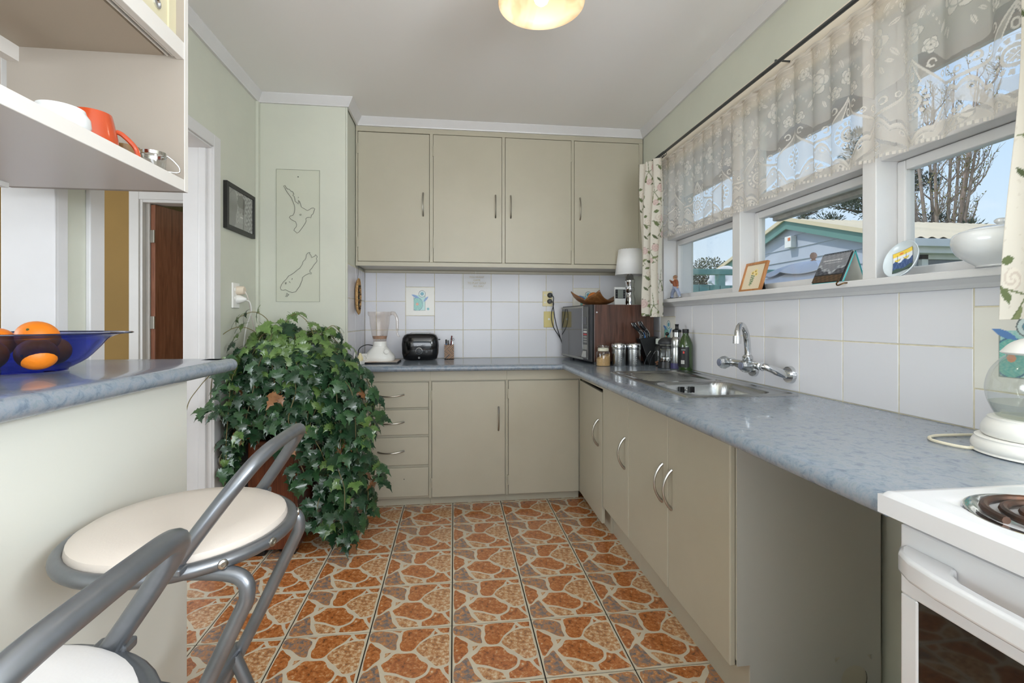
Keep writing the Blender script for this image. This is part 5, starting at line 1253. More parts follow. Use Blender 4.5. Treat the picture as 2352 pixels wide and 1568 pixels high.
cable('black blender lead looping to the power strip', [(-0.525, 3.200, 0.985), (-0.560, 3.150, 0.992), (-0.590, 3.10, 0.975), (-0.594, 3.06, 0.940), (-0.580, 3.05, 0.912)], 0.0028, M_black)
cable('white lead running off the power strip over the worktop end', [(-0.590, 2.996, 0.889), (-0.600, 2.96, 0.884), (-0.602, 2.91, 0.881), (-0.608, 2.868, 0.868), (-0.640, 2.845, 0.82)], 0.0032, M_whitep)
cable('white lead standing in loops beside the power strip', [(-0.612, 3.03, 0.884), (-0.614, 3.05, 0.93), (-0.612, 3.08, 0.955), (-0.606, 3.11, 0.94), (-0.604, 3.13, 0.89), (-0.608, 3.15, 0.884)], 0.0028, M_whitep)

# ---------------------------------------------------------------- glass kettle beside the stove
kt = thing('glass_kettle', 'glass kettle with white lid and base on the worktop by the stove', 'kettle', (1.172, 0.815, T0))
obj('power_base', MB().lathe([(0, 0), (0.102, 0), (0.111, 0.006), (0.113, 0.016), (0.107, 0.028), (0.096, 0.034), (0, 0.034)], (0,0,0), 72, sm=4), M_whitep, kt, smooth=True)
kb_ = obj('kettle_base', MB().lathe([(0.094, 0.035), (0.097, 0.040), (0.097, 0.052), (0.088, 0.068), (0.078, 0.074), (0, 0.074)], (0,0,0), 72, sm=4), M_whitep, kt, smooth=True)
obj('emblem', MB().ball((0,0,0), 0.013, 14, 8, 1.4, 0.25, 0.42).move(Matrix.Rotation(math.radians(140), 4, 'Z') @ Matrix.Translation((0, 0.0935, 0.060)) @ Matrix.Rotation(math.radians(-20), 4, 'X')), mat('teal_badge', (0, 110, 104), 0.3), kb_, smooth=True)
obj('glass_jug', MB().lathe([(0.074, 0.074), (0.082, 0.090), (0.090, 0.115), (0.091, 0.140), (0.084, 0.168), (0.070, 0.190), (0.060, 0.200), (0.058, 0.206)], (0,0,0), 72, sm=4), M_jar, kt, smooth=True)
obj('water', MB().lathe([(0, 0.0745), (0.073, 0.0745), (0.080, 0.088), (0.0865, 0.104), (0, 0.104)], (0,0,0), 44), glass_mat('water', (246, 248, 244), mixf=0.4), kt, smooth=True)
obj('lid', MB().lathe([(0.060, 0.202), (0.068, 0.206), (0.066, 0.210), (0.052, 0.226), (0.030, 0.236), (0, 0.240)], (0,0,0), 72, sm=4), M_whitep, kt, smooth=True)
obj('handle', MB().tube(smooth_path([(0.02, -0.060, 0.218), (0.03, -0.10, 0.222), (0.035, -0.125, 0.19), (0.036, -0.125, 0.12), (0.03, -0.105, 0.065), (0.02, -0.085, 0.055)], 5), 0.012, 10), M_whitep, kt, smooth=True)
cable('cream kettle cord looping over the worktop', [(1.105, 0.880, 0.8835), (1.072, 0.885, 0.8815), (1.060, 0.930, 0.8815), (1.072, 0.965, 0.8815), (1.110, 0.985, 0.8815), (1.180, 0.985, 0.8815), (1.250, 0.975, 0.8815)], 0.0034, mat('cream_cord', (220, 212, 190), 0.5), 8)

# ---------------------------------------------------------------- fruit bowl on the bar
fb = thing('glass_fruit_bowl', 'wide cobalt-blue glass bowl on the bar', 'bowl', (-0.965, 1.195, BZ+0.0006))
obj('bowl_body', MB().lathe([(0, 0.004), (0.075, 0.003), (0.080, 0.006), (0.112, 0.026), (0.138, 0.056), (0.152, 0.074), (0.172, 0.083), (0.198, 0.088)], (0,0,0), 80, sm=3), M_cobalt, fb, smooth=True)
obj('rim', MB().tube([(0.198*math.cos(a), 0.198*math.sin(a), 0.088) for a in [2*PI*k/56 for k in range(56)]], 0.0016, 6, closed=True), mat('rim_dark_glass', (26, 30, 60), 0.1), fb, smooth=True)
def fruit(label, x, y, z, r, m):
    o = obj('orange', MB().ball((0,0,0), r, 26, 16, 1, 1, 0.9), m, None, smooth=True)
    o.location = (-0.965+x, 1.195+y, BZ+z); o.rotation_euler = (R.uniform(-0.4, 0.4), R.uniform(-0.4, 0.4), 0); tag(o, label, 'orange', 'oranges in the blue bowl')
    obj('stalk_end', MB().ball((0, -r*0.96, r*0.22), 0.003, 6, 4), mat('stalk_%d' % (x*1000+50), (70, 80, 40), 0.7), o)
fruit('orange on top of the blue bowl, highest of the fruit', 0.038, -0.004, 0.080, 0.039, M_orange)
fruit('orange on top of the blue bowl at its left, mostly hidden by the rim', -0.052, -0.002, 0.066, 0.038, M_orange)
fruit('orange at the bottom of the blue bowl under the highest orange', 0.078, -0.058, 0.0450, 0.036, M_orange)
fruit('orange at the front bottom of the blue bowl', -0.008, -0.074, 0.0435, 0.037, M_orange)
fruit('orange at the back bottom of the blue bowl', 0.010, 0.070, 0.0435, 0.037, M_orange)
kw = obj('kiwifruit', MB().ball((0,0,0), 0.030, 20, 12, 1.25, 1, 0.95), mat('kiwi_skin', (120, 96, 60), 0.8, bump=0.3, bscale=240), None, smooth=True)
kw.location = (-0.965-0.088, 1.195-0.066, BZ+0.042); tag(kw, 'brown kiwifruit at the left bottom of the blue bowl', 'kiwifruit')

# ---------------------------------------------------------------- crockery on the hanging shelf
SH = HZ0+0.0315
def cup(name, label, loc, prof_, m, handle, r, rz):
    t = thing(name, label, 'mug', loc, rz)
    obj('cup_body', MB().lathe(prof_, (0,0,0), 36), m, t, smooth=True)
    if handle: obj('handle', MB().tube(smooth_path(handle, 5), r, 8), m, t, smooth=True)
    return t
cup('wide_cup', 'wide white ceramic cup on the hanging shelf', (-0.778, 1.052, SH), [(0, 0), (0.030, 0), (0.042, 0.008), (0.047, 0.022), (0.046, 0.036), (0.040, 0.045), (0.038, 0.052), (0.035, 0.052), (0.037, 0.044), (0.043, 0.034), (0.040, 0.012), (0, 0.006)], M_cer,
    [(0.042, 0, 0.042), (0.056, 0, 0.042), (0.062, 0, 0.030), (0.056, 0, 0.018), (0.044, 0, 0.014)], 0.005, math.radians(-120))
cup('mug', 'glossy orange mug with a long handle on the hanging shelf', (-0.802, 1.172, SH), [(0, 0), (0.046, 0), (0.0475, 0.004), (0.045, 0.040), (0.036, 0.084), (0.034, 0.092), (0.031, 0.092), (0.042, 0.04), (0.043, 0.006), (0, 0.005)], mat('orange_glaze', (182, 72, 36), 0.22, coat=0.3),
    [(0.040, 0, 0.062), (0.052, 0, 0.058), (0.074, 0, 0.036), (0.080, 0, 0.014), (0.072, 0, 0.006), (0.046, 0, 0.012)], 0.0055, math.radians(38))
cup('small_cup', 'small brown glazed cup between the orange and glass mugs', (-0.806, 1.285, SH), [(0, 0), (0.036, 0), (0.037, 0.003), (0.0335, 0.040), (0.030, 0.058), (0.027, 0.058), (0.031, 0.04), (0.033, 0.005), (0, 0.004)], mat('brown_glaze', (120, 92, 56), 0.25, coat=0.3),
    [(0.034, 0, 0.038), (0.046, 0, 0.026), (0.048, 0, 0.014), (0.036, 0, 0.008)], 0.004, math.radians(-20))
gm = thing('glass_mug', 'small clear glass mug with a chrome band and wire handle', 'mug', (-0.748, 1.295, SH), math.radians(20))
obj('glass', MB().lathe([(0, 0), (0.023, 0), (0.025, 0.003), (0.027, 0.044)], (0,0,0), 28), M_jar, gm, smooth=True)
obj('band', MB().lathe([(0.0272, 0.040), (0.0285, 0.041), (0.0285, 0.049), (0.0272, 0.050)], (0,0,0), 28), M_chrome, gm, smooth=True)
obj('handle', MB().tube(smooth_path([(0.0285, 0, 0.045), (0.040, 0, 0.036), (0.052, 0, 0.022), (0.055, 0, 0.012), (0.050, 0, 0.006), (0.024, 0, 0.006)], 5), 0.0017, 6), M_chrome, gm, smooth=True)
# ---------------------------------------------------------------- ceiling lamp
cl = thing('ceiling_lamp', 'alabaster glass ceiling lamp with a lit bulb', 'lamp', (0.300, 1.635, ZCEIL))
M_alab = bpy.data.materials.new('alabaster_glass'); M_alab.use_nodes = True
_n = M_alab.node_tree.nodes; _l = M_alab.node_tree.links; _p = _n['Principled BSDF']
_p.inputs['Roughness'].default_value = 0.35
_tr = _n.new('ShaderNodeBsdfTranslucent'); _mx = _n.new('ShaderNodeMixShader'); _mx.inputs[0].default_value = 0.42
_tc = _n.new('ShaderNodeTexCoord'); _no = _n.new('ShaderNodeTexNoise'); _no.inputs['Scale'].default_value = 5; _no.inputs['Distortion'].default_value = 2.5
_rp = _n.new('ShaderNodeValToRGB'); _rp.color_ramp.elements[0].color = srgb(226, 204, 172); _rp.color_ramp.elements[1].color = srgb(240, 226, 200); _rp.color_ramp.elements[0].position = 0.42; _rp.color_ramp.elements[1].position = 0.58
_l.new(_tc.outputs['Object'], _no.inputs[0]); _l.new(_no.outputs[0], _rp.inputs[0]); _l.new(_rp.outputs[0], _p.inputs['Base Color']); _l.new(_rp.outputs[0], _tr.inputs[0])
_l.new(_p.outputs[0], _mx.inputs[1]); _l.new(_tr.outputs[0], _mx.inputs[2]); _l.new(_mx.outputs[0], _n['Material Output'].inputs[0])
obj('lamp_shade', MB().lathe([(0.030, -0.055), (0.062, -0.066), (0.098, -0.092), (0.124, -0.132), (0.136, -0.172), (0.146, -0.192), (0.1505, -0.196), (0.1490, -0.200), (0.143, -0.196), (0.132, -0.172), (0.120, -0.132), (0.095, -0.096), (0.060, -0.071), (0.030, -0.060)], (0,0,0), 56), M_alab, cl, smooth=True)
obj('lamp_holder', MB().lathe([(0.045, -0.001), (0.045, -0.020), (0.022, -0.026), (0.022, -0.125), (0.018, -0.130), (0, -0.130)], (0,0,0), 24), M_whitep, cl, smooth=True)
obj('bulb', MB().lathe([(0, -0.205), (0.012, -0.202), (0.022, -0.193), (0.027, -0.180), (0.026, -0.165), (0.018, -0.145), (0.015, -0.128)], (0,0,0), 24), mat('lit_bulb', (255, 244, 220), 0.4, emit=(255, 244, 224), estr=3.0), cl, smooth=True)
light('ceiling_lamp_light', 'POINT', (0.300, 1.635, ZCEIL-0.222), (0, 0, 0), 0.45, (1.0, 0.90, 0.76), shadow_soft_size=0.03)

# ---------------------------------------------------------------- on the left and alcove walls
pf = thing('photo_frame', 'black framed black-and-white photograph of two people on the left wall', 'picture frame', (XL, 2.656, 1.72))
y0, y1, z0, z1 = 2.490, 2.823, 1.603, 1.836
fw = 0.021
obj('frame', MB().box(XL+0.0005, y0, z0, XL+0.020, y0+fw, z1).box(XL+0.0005, y1-fw, z0, XL+0.020, y1, z1).box(XL+0.0005, y0+fw, z0, XL+0.020, y1-fw, z0+fw).box(XL+0.0005, y0+fw, z1-fw, XL+0.020, y1-fw, z1), mat('frame_black', (38, 38, 36), 0.45), pf, world=True, bevel=0.001)
def photo_col(u, v):
    n = 0.5+0.25*math.sin(u*46+math.sin(v*33)*2)+0.25*math.sin(v*52-u*21+math.sin(u*60))
    g = 96+90*n
    if u < 0.36: g = 150-20*n if u < 0.34 else 190
    d = math.hypot((u-0.17)/0.20, (v-0.62)/0.40)
    if d < 1: g = 120+14*math.sin(v*9)
    if 1 <= d < 1.1 and v > 0.4: g = 170
    if u < 0.30 and v < 0.40: g = 110+24*v
    d = math.hypot((u-0.53)/0.155, (v-0.40)/0.30)
    if d < 1:
        g = 152 - 24*(v > 0.48)
        if v > 0.62 - 0.3*abs(u-0.53): g = 104
        if abs(v-0.335) < 0.018 and abs(u-0.53) < 0.055: g = 206
        if abs(v-0.46) < 0.02 and (abs(u-0.47) < 0.025 or abs(u-0.59) < 0.025): g = 96
    d = math.hypot((u-0.52)/0.16, (v-0.72)/0.20)
    if d < 1 and v > 0.58: g = 92+20*(v-0.6)
    if math.hypot((u-0.52)/0.28, (v+0.02)/0.20) < 1: g = 140
    return (g, g, g)
mbp = MB().grid(lambda u, v: (XL+0.013, y0+fw-0.001+(y1-y0-2*fw+0.002)*u, z0+fw-0.001+(z1-z0-2*fw+0.002)*v), 72, 52)
o = obj('photograph', mbp, MATS['paper_print'], pf, world=True); paint(o, [photo_col(i/72, j/52) for j in range(53) for i in range(73)])
obj('glazing', MB().box(XL+0.0140, y0+fw-0.002, z0+fw-0.002, XL+0.0155, y1-fw+0.002, z1-fw+0.002), M_acryl, pf, world=True)

mp_ = thing('acrylic_map', 'clear acrylic panel with an outline map of two islands', 'map', (-0.899, YA, 1.257))
MX0, MX1, MZ0, MZ1 = -1.020, -0.778, 1.257, 2.022
obj('panel', MB().box(MX0, YA-0.0050, MZ0, MX1, YA-0.0008, MZ1), M_acryl, mp_, world=True, bevel=0.0006, seg=1)
obj('panel_edge', MB().box(MX0, YA-0.0052, MZ1-0.0012, MX1, YA-0.0008, MZ1).box(MX0, YA-0.0052, MZ0, MX0+0.0012, YA-0.0008, MZ1).box(MX1-0.0012, YA-0.0052, MZ0, MX1, YA-0.0008, MZ1).box(MX0, YA-0.0052, MZ0, MX1, YA-0.0008, MZ0+0.0012), mat('acrylic_edge', (176, 178, 164), 0.2), mp_, world=True)
obj('screw', MB().ball((-0.899, YA-0.005, 1.980), 0.0032, 8, 6), M_darkgrey, mp_, world=True, smooth=True)
NI = [(150,230),(165,222),(178,245),(192,262),(215,265),(232,286),(252,290),(266,318),(252,332),(268,345),(278,372),(280,402),(300,412),(316,428),(322,412),(316,385),(330,400),(342,430),(350,462),(380,478),(416,500),(440,490),(462,472),(486,466),(502,478),(492,505),(484,535),(462,552),(456,582),(440,574),(415,578),(398,594),(404,615),(396,640),(372,678),(345,715),(322,745),(298,756),(285,740),(264,728),(275,705),(294,684),(296,655),(284,628),(254,615),(228,598),(214,580),(226,564),(254,558),(266,535),(276,498),(276,462),(262,420),(250,392),(238,360),(214,330),(190,298),(176,276),(166,252)]
SI = [(440,972),(418,982),(406,1002),(402,1034),(390,1058),(370,1072),(360,1108),(334,1150),(300,1175),(268,1204),(232,1228),(206,1240),(180,1278),(150,1305),(128,1338),(114,1372),(122,1398),(150,1402),(172,1394),(206,1414),(246,1428),(286,1418),(306,1388),(332,1356),(344,1322),(358,1290),(362,1255),(392,1232),(432,1212),(462,1216),(466,1202),(446,1196),(446,1172),(470,1150),(492,1112),(516,1086),(528,1066),(518,1040),(532,1020),(510,996),(500,1014),(468,1030),(456,1000),(440,985),(448,972)]
ST = [(185,1435),(212,1452),(196,1462),(190,1475),(172,1474),(184,1458)]
LK = [[(330,544),(346,540),(348,552),(338,558)], [(246,1268),(250,1266),(242,1284)], [(208,1304),(218,1310),(228,1320),(220,1308)], [(170,1316),(180,1312),(176,1334),(172,1330)], [(312,350),(320,352),(316,358)]]
M_ink = mat('map_line', (74, 74, 72), 0.5)
def mpt(p): return (MX0+(p[0]-66)/492*(MX1-MX0), YA-0.0056, MZ0+(1530-p[1])/1490*(MZ1-MZ0))
for nm, L_ in (('north_island_outline', NI), ('south_island_outline', SI), ('small_island_outline', ST)):
    obj('island_outline', MB().tube([mpt(p) for p in L_], 0.0011, 5, closed=True), M_ink, mp_, world=True)
for L_ in LK: obj('lake_outline', MB().tube([mpt(p) for p in L_], 0.0010, 5, closed=True), M_ink, mp_, world=True)

def socket(name, label, mk):
    t = thing(name, label, 'socket', mk); return t
so = thing('wall_socket', 'white double wall socket with two round plugs above the plant', 'socket', (XL, 2.62, 1.27))
obj('plate', MB().box(XL+0.0005, 2.575, 1.212, XL+0.010, 2.650, 1.342), M_whitep, so, world=True, bevel=0.003)
for z in (1.306, 1.262): obj('switch', MB().box(XL+0.009, 2.590, z-0.006, XL+0.014, 2.600, z+0.008), M_whitep, so, world=True)
obj('plug', MB().lathe([(0.022, 0.0), (0.022, 0.030), (0.018, 0.036), (0, 0.036)], (XL+0.010, 2.622, 1.304), 22, 'x'), mat('beige_plug', (222, 208, 188), 0.45), so, smooth=True, world=True)
obj('plug', MB().lathe([(0.023, 0.0), (0.022, 0.014), (0.012, 0.034), (0.006, 0.044), (0, 0.044)], (XL+0.010, 2.624, 1.258), 22, 'x'), M_whitep, so, smooth=True, world=True)
cable('grey-white lead from the lower plug down behind the plant', [(XL+0.052, 2.626, 1.254), (XL+0.066, 2.636, 1.242), (XL+0.066, 2.650, 1.19), (XL+0.040, 2.650, 1.10), (XL+0.030, 2.64, 0.95), (XL+0.03, 2.62, 0.70)], 0.0030, M_whitep)
cable('pinkish white lead from the upper plug slanting to the wall corner', [(XL+0.046, 2.626, 1.298), (XL+0.056, 2.640, 1.262), (XL+0.040, 2.72, 1.17), (XL+0.030, 2.80, 1.06), (XL+0.04, 2.82, 0.92), (XL+0.06, 2.80, 0.78)], 0.0028, mat('old_lead', (218, 208, 200), 0.5))

so2 = thing('wall_socket', 'ivory socket plate with two black plugs on the back tiles', 'socket', (0.68, YB, 1.307))
obj('plate', MB().box(0.643, YB-0.009, 1.252, 0.716, YB-0.0004, 1.362), M_creamp, so2, world=True, bevel=0.003)
for z in (1.334, 1.280): obj('switch', MB().cyl((0.660, YB-0.013, z), 0.006, 0.004, 12, 'y'), M_whitep, so2, world=True)
obj('plug', MB().lathe([(0.019, 0.0), (0.018, -0.022), (0.014, -0.030), (0, -0.030)], (0.696, YB-0.009, 1.333), 20, 'y'), M_black, so2, smooth=True, world=True)
obj('plug', MB().lathe([(0.018, 0.0), (0.017, -0.020), (0.012, -0.026), (0, -0.026)], (0.694, YB-0.009, 1.288), 20, 'y'), M_darkgrey, so2, smooth=True, world=True)
so3 = thing('switch_plate', 'yellowed blank switch plate below the ivory socket', 'switch', (0.69, YB, 1.155))
obj('plate', MB().box(0.652, YB-0.008, 1.097, 0.727, YB-0.0004, 1.214), M_creamp2, so3, world=True, bevel=0.003)
obj('push_button', MB().cyl((0.690, YB-0.012, 1.158), 0.0075, 0.005, 14, 'y'), M_whitep, so3, world=True)
cable('black lead hanging from the upper plug to the microwave', [(0.700, YB-0.040, 1.330), (0.716, YB-0.050, 1.315), (0.715, YB-0.045, 1.25), (0.735, YB-0.040, 1.13), (0.765, YB-0.040, 1.03), (0.800, YB-0.045, 0.93)], 0.0032, M_black)
cable('black lead bowing out from the lower plug to the microwave', [(0.698, YB-0.036, 1.286), (0.718, YB-0.045, 1.27), (0.700, YB-0.05, 1.19), (0.715, YB-0.05, 1.10), (0.765, YB-0.050, 1.02), (0.795, YB-0.050, 0.95)], 0.0032, M_black)

wh = thing('woven_wall_basket', 'oval woven wall ornament hanging below the wall cupboards', 'ornament', (XA, 3.150, 1.30))
obj('woven_oval', MB().lathe([(0, 0.004), (0.5, 0.004), (0.86, 0.006), (1.0, 0.016), (0.96, 0.024), (0.80, 0.016), (0, 0.013)], (XA+0.001, 3.150, 1.302), 36, 'x', sx=0.062, sy=0.118), ramp_mat('straw', [(0.3, (120, 86, 48)), (0.5, (176, 138, 88)), (0.7, (200, 166, 116))], 90, 0.8, detail=4, bump=0.6), wh, smooth=True, world=True)
for k in range(12):
    z = 1.225+0.013*k; obj('dried_sprig', MB().ball((XA+0.022+0.004*math.sin(k*2), 3.150+0.014*math.cos(k*1.7), z), 0.0085, 7, 5, 1, 1.5, 0.8), mat('sprig_%d' % k, ((70, 52, 40), (108, 84, 58), (60, 62, 48))[k % 3], 0.9), wh, world=True)
obj('cord', MB().tube([(XA+0.012, 3.150, 1.415), (XA+0.016, 3.166, 1.50)], 0.0012, 5), M_darkgrey, wh, world=True)

sg = thing('hanging_sign', 'clear plastic sign with gold lettering hanging under the wall cupboards', 'sign', (0.155, YB-0.03, 1.42))
obj('sheet', MB().box(0.048, YB-0.0315, 1.372, 0.256, YB-0.0300, 1.478), M_acryl, sg, world=True)
obj('hook', MB().tube([(0.152, YB-0.031, 1.500), (0.152, YB-0.034, 1.468)], 0.0012, 5), M_paper, sg, world=True)
M_gold = mat('gold_letters', (190, 180, 150), 0.5)
l0 = root_loc(sg)
for i, s in enumerate(('YOU WANT', 'GAME', 'TO PLAY GOLF', 'ALL DAY')):
    letters('lettering', s, 0.0195, M_gold, sg, basis((0.160-l0[0]+(0.012 if i == 3 else 0), YB-0.0318-l0[1], 1.452-0.0215*i-l0[2]), (1, 0, 0), (0, 0, 1)))

# ---------------------------------------------------------------- plant on its wooden stand
PX0, PX1, PY0, PY1 = -0.995, -0.762, 2.452, 2.760
stn = thing('plant_stand', 'dark red-brown wooden cabinet on black feet under the ivy', 'plant stand', (-0.88, 2.60, 0))
obj('cabinet_body', MB().box(PX0, PY0, 0.030, PX1, PY1, 0.560), M_stand_wood, stn, world=True, bevel=0.004)
obj('front_recess', MB().box(PX0+0.018, PY0-0.003, 0.050, PX1-0.018, PY0, 0.540), M_stand_wood, stn, world=True, bevel=0.002)
for x in (PX0+0.015, PX1-0.075):
    for y in (PY0+0.006, PY1-0.07): obj('foot', MB().box(x, y, 0, x+0.060, y+0.06, 0.031), M_black, stn, world=True, bevel=0.002)
spk = thing('speaker_box', 'tall black speaker box standing against the wall behind the ivy', 'speaker', (-1.055, 2.68, 0))
obj('cabinet_body', MB().box(-1.106, 2.60, 0, -1.005, 2.78, 0.640), M_black, spk, world=True, bevel=0.003)
obj('grille', MB().box(-1.100, 2.594, 0.02, -1.011, 2.600, 0.620), M_darkgrey, spk, world=True)
hb = thing('grey_metal_box', 'low grey metal box on the floor right of the plant stand', 'box', (-0.70, 2.78, 0))
obj('case', MB().box(-0.742, 2.690, 0.02, -0.664, 2.872, 0.420), mat('grey_metal', (150, 144, 142), 0.4, 0.3, var=0.1, vscale=12), hb, world=True, bevel=0.008)
obj('foot', MB().box(-0.740, 2.70, 0, -0.725, 2.86, 0.02).box(-0.681, 2.70, 0, -0.666, 2.86, 0.02), M_black, hb, world=True)
pl = thing('potted_grape_ivy', 'large trailing grape ivy in a black pot on the wooden stand', 'plant', (-0.872, 2.620, 0.5605))
obj('pot', MB().lathe([(0, 0), (0.085, 0), (0.105, 0.19), (0.115, 0.195), (0.115, 0.220), (0.104, 0.220), (0.10, 0.19), (0, 0.19)], (0,0,0), 32), M_black, pl, smooth=True)
obj('soil', MB().lathe([(0.101, 0.195), (0.05, 0.204), (0, 0.205)], (0,0,0), 20), mat('soil', (48, 36, 28), 0.95, bump=0.6, bscale=80), pl)
obj('moss_pole', MB().tube([(0.0, 0.03, 0.2), (0.0, 0.03, 0.45)], 0.022, 9), M_black, pl)
def leaf_mesh(name, m, scale, curl):
    """three lobed leaflets on a short stalk, midrib along +x"""
    mb = MB()
    def leaflet(ang, L, W, lobes, lift):
        ca, sa = math.cos(ang), math.sin(ang)
        prof_ = [(0.0, 0.03), (0.14, 0.20), (0.20, 0.50), (0.31, 0.27), (0.42, 0.64), (0.54, 0.28), (0.66, 0.46), (0.76, 0.15), (1.0, 0.0)]
        mid = []; up = []; dn = []
        for t, w in prof_:
            z = lift*t*(1-0.4*t) - curl*L*t*t
            def P(x, y, zz): return ((x*ca-y*sa)*scale, (x*sa+y*ca)*scale, zz*scale)
            mid.append(P(L*t, 0, z)); up.append(P(L*(t-0.05*(w > 0.4)+0.04), W*w, z-0.10*W*w*(1+curl)+0.18*W*w)); dn.append(P(L*(t-0.05*(w > 0.4)+0.04), -W*w, z-0.10*W*w*(1+curl)+0.18*W*w))
        b = len(mb.v); n = len(prof_)
        fs = []
        for i in range(n-1):
            fs.append((i, i+1, n+i+1, n+i)); fs.append((i, 2*n+i, 2*n+i+1, i+1))
        mb.add(mid+up+dn, fs)
    leaflet(0.0, 1.0, 0.58, 4, 0.10); leaflet(1.05, 0.74, 0.46, 3, 0.08); leaflet(-1.05, 0.74, 0.46, 3, 0.08)
    mb.tube([(-0.42*scale, 0, -0.10*scale), (-0.2*scale, 0, -0.01*scale), (0, 0, 0)], 0.016*scale, 4)
    o = obj(name, mb, m, None, smooth='all'); me = o.data
    bpy.data.objects.remove(o)
    return me
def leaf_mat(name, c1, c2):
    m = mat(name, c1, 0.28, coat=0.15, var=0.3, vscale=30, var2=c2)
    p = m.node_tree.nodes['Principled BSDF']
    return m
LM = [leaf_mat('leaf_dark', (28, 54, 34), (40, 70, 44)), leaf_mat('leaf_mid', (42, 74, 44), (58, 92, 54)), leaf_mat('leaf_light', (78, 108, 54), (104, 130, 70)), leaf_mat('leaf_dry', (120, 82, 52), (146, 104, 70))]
LMESH = [[leaf_mesh('leaf', LM[k], 0.061, c_) for c_ in (0.25, 0.55)] for k in range(4)]
R6 = random.Random(21)
vines = []
def vine(th, r, zend, top=0.40, sway=0.04):
    """polar arc over the pot rim, then hanging"""
    c, s = math.cos(th), math.sin(th)
    P = [(0.02*c, 0.02*s, 0.21), (0.30*r*c, 0.30*r*s, top*0.85+0.05), (0.68*r*c, 0.68*r*s, top), (0.95*r*c, 0.95*r*s, top-0.08)]
    z = top-0.20; k = 1.0
    while z > zend:
        P.append((k*r*c+R6.uniform(-sway, sway), k*r*s+R6.uniform(-sway, sway), z)); z -= 0.12; k += 0.03
    P.append((k*r*c, k*r*s, zend))
    vines.append(smooth_path(P, 6))
# angles: 0 = right (+x), -90 deg = towards the camera
for a, r, ze, tp in ((-8, 0.34, -0.30, 0.46), (-22, 0.38, -0.40, 0.44), (-35, 0.36, -0.50, 0.42), (-30, 0.30, -0.44, 0.40), (-48, 0.32, -0.36, 0.40), (-15, 0.42, -0.24, 0.40), (-40, 0.42, -0.30, 0.36), (-5, 0.28, -0.20, 0.48), (-26, 0.24, -0.34, 0.44),
                     (-60, 0.28, -0.16, 0.42), (-72, 0.26, -0.02, 0.42), (-85, 0.27, 0.10, 0.46), (-100, 0.27, 0.10, 0.44), (-115, 0.26, 0.04, 0.40), (-128, 0.27, -0.12, 0.38), (-140, 0.26, -0.16, 0.36), (-150, 0.22, -0.05, 0.40),
                     (15, 0.28, 0.05, 0.52), (30, 0.22, 0.18, 0.50), (-95, 0.20, 0.26, 0.54), (-55, 0.22, 0.08, 0.50), (-120, 0.20, 0.22, 0.52), (170, 0.16, 0.20, 0.50), (-32, 0.46, -0.08, 0.34), (-12, 0.46, 0.05, 0.36), (-65, 0.36, 0.06, 0.34), (-133, 0.40, 0.20, 0.40)):
    vine(math.radians(a), r, ze, tp)
spots = []
# arching young shoots that stand clear of the crown
for P in ([(-0.02, -0.02, 0.30), (-0.10, -0.06, 0.50), (-0.20, -0.10, 0.555), (-0.30, -0.16, 0.47), (-0.36, -0.22, 0.40)],
          [(0, 0, 0.30), (-0.05, -0.05, 0.55), (-0.12, -0.08, 0.63), (-0.19, -0.12, 0.60)],
          [(0, 0, 0.30), (0.0, -0.04, 0.54), (0.06, -0.06, 0.62), (0.13, -0.08, 0.58), (0.17, -0.10, 0.50)],
          [(0.03, 0, 0.30), (0.14, 0.02, 0.47), (0.22, 0.03, 0.56), (0.27, 0.02, 0.52)],
          [(-0.05, -0.05, 0.30), (-0.22, -0.20, 0.36), (-0.28, -0.34, 0.26), (-0.25, -0.46, 0.20)],
          [(-0.05, -0.05, 0.30), (-0.16, -0.20, 0.36), (-0.17, -0.27, 0.10), (-0.18, -0.26, -0.06)]):
    q = smooth_path(P, 5); obj('young_shoot', MB().tube(q, 0.0019, 5), mat('shoot_%d' % len(q), (122, 112, 70), 0.6), pl)
    for k in range(6, len(q), 3): spots += [q[k] + Vector((R6.uniform(-0.02, 0.02), R6.uniform(-0.02, 0.02), R6.uniform(-0.01, 0.02)))]
    spots.append(q[-1])
for v in vines:
    n = len(v)
    for i in range(3, n):
        if (i % 2) and R6.random() < 0.25: continue
        for _ in range(2 if R6.random() < 0.55 else 1):
            p = v[i] + Vector((R6.uniform(-0.05, 0.05), R6.uniform(-0.05, 0.05), R6.uniform(-0.035, 0.045)))
            spots.append(p)
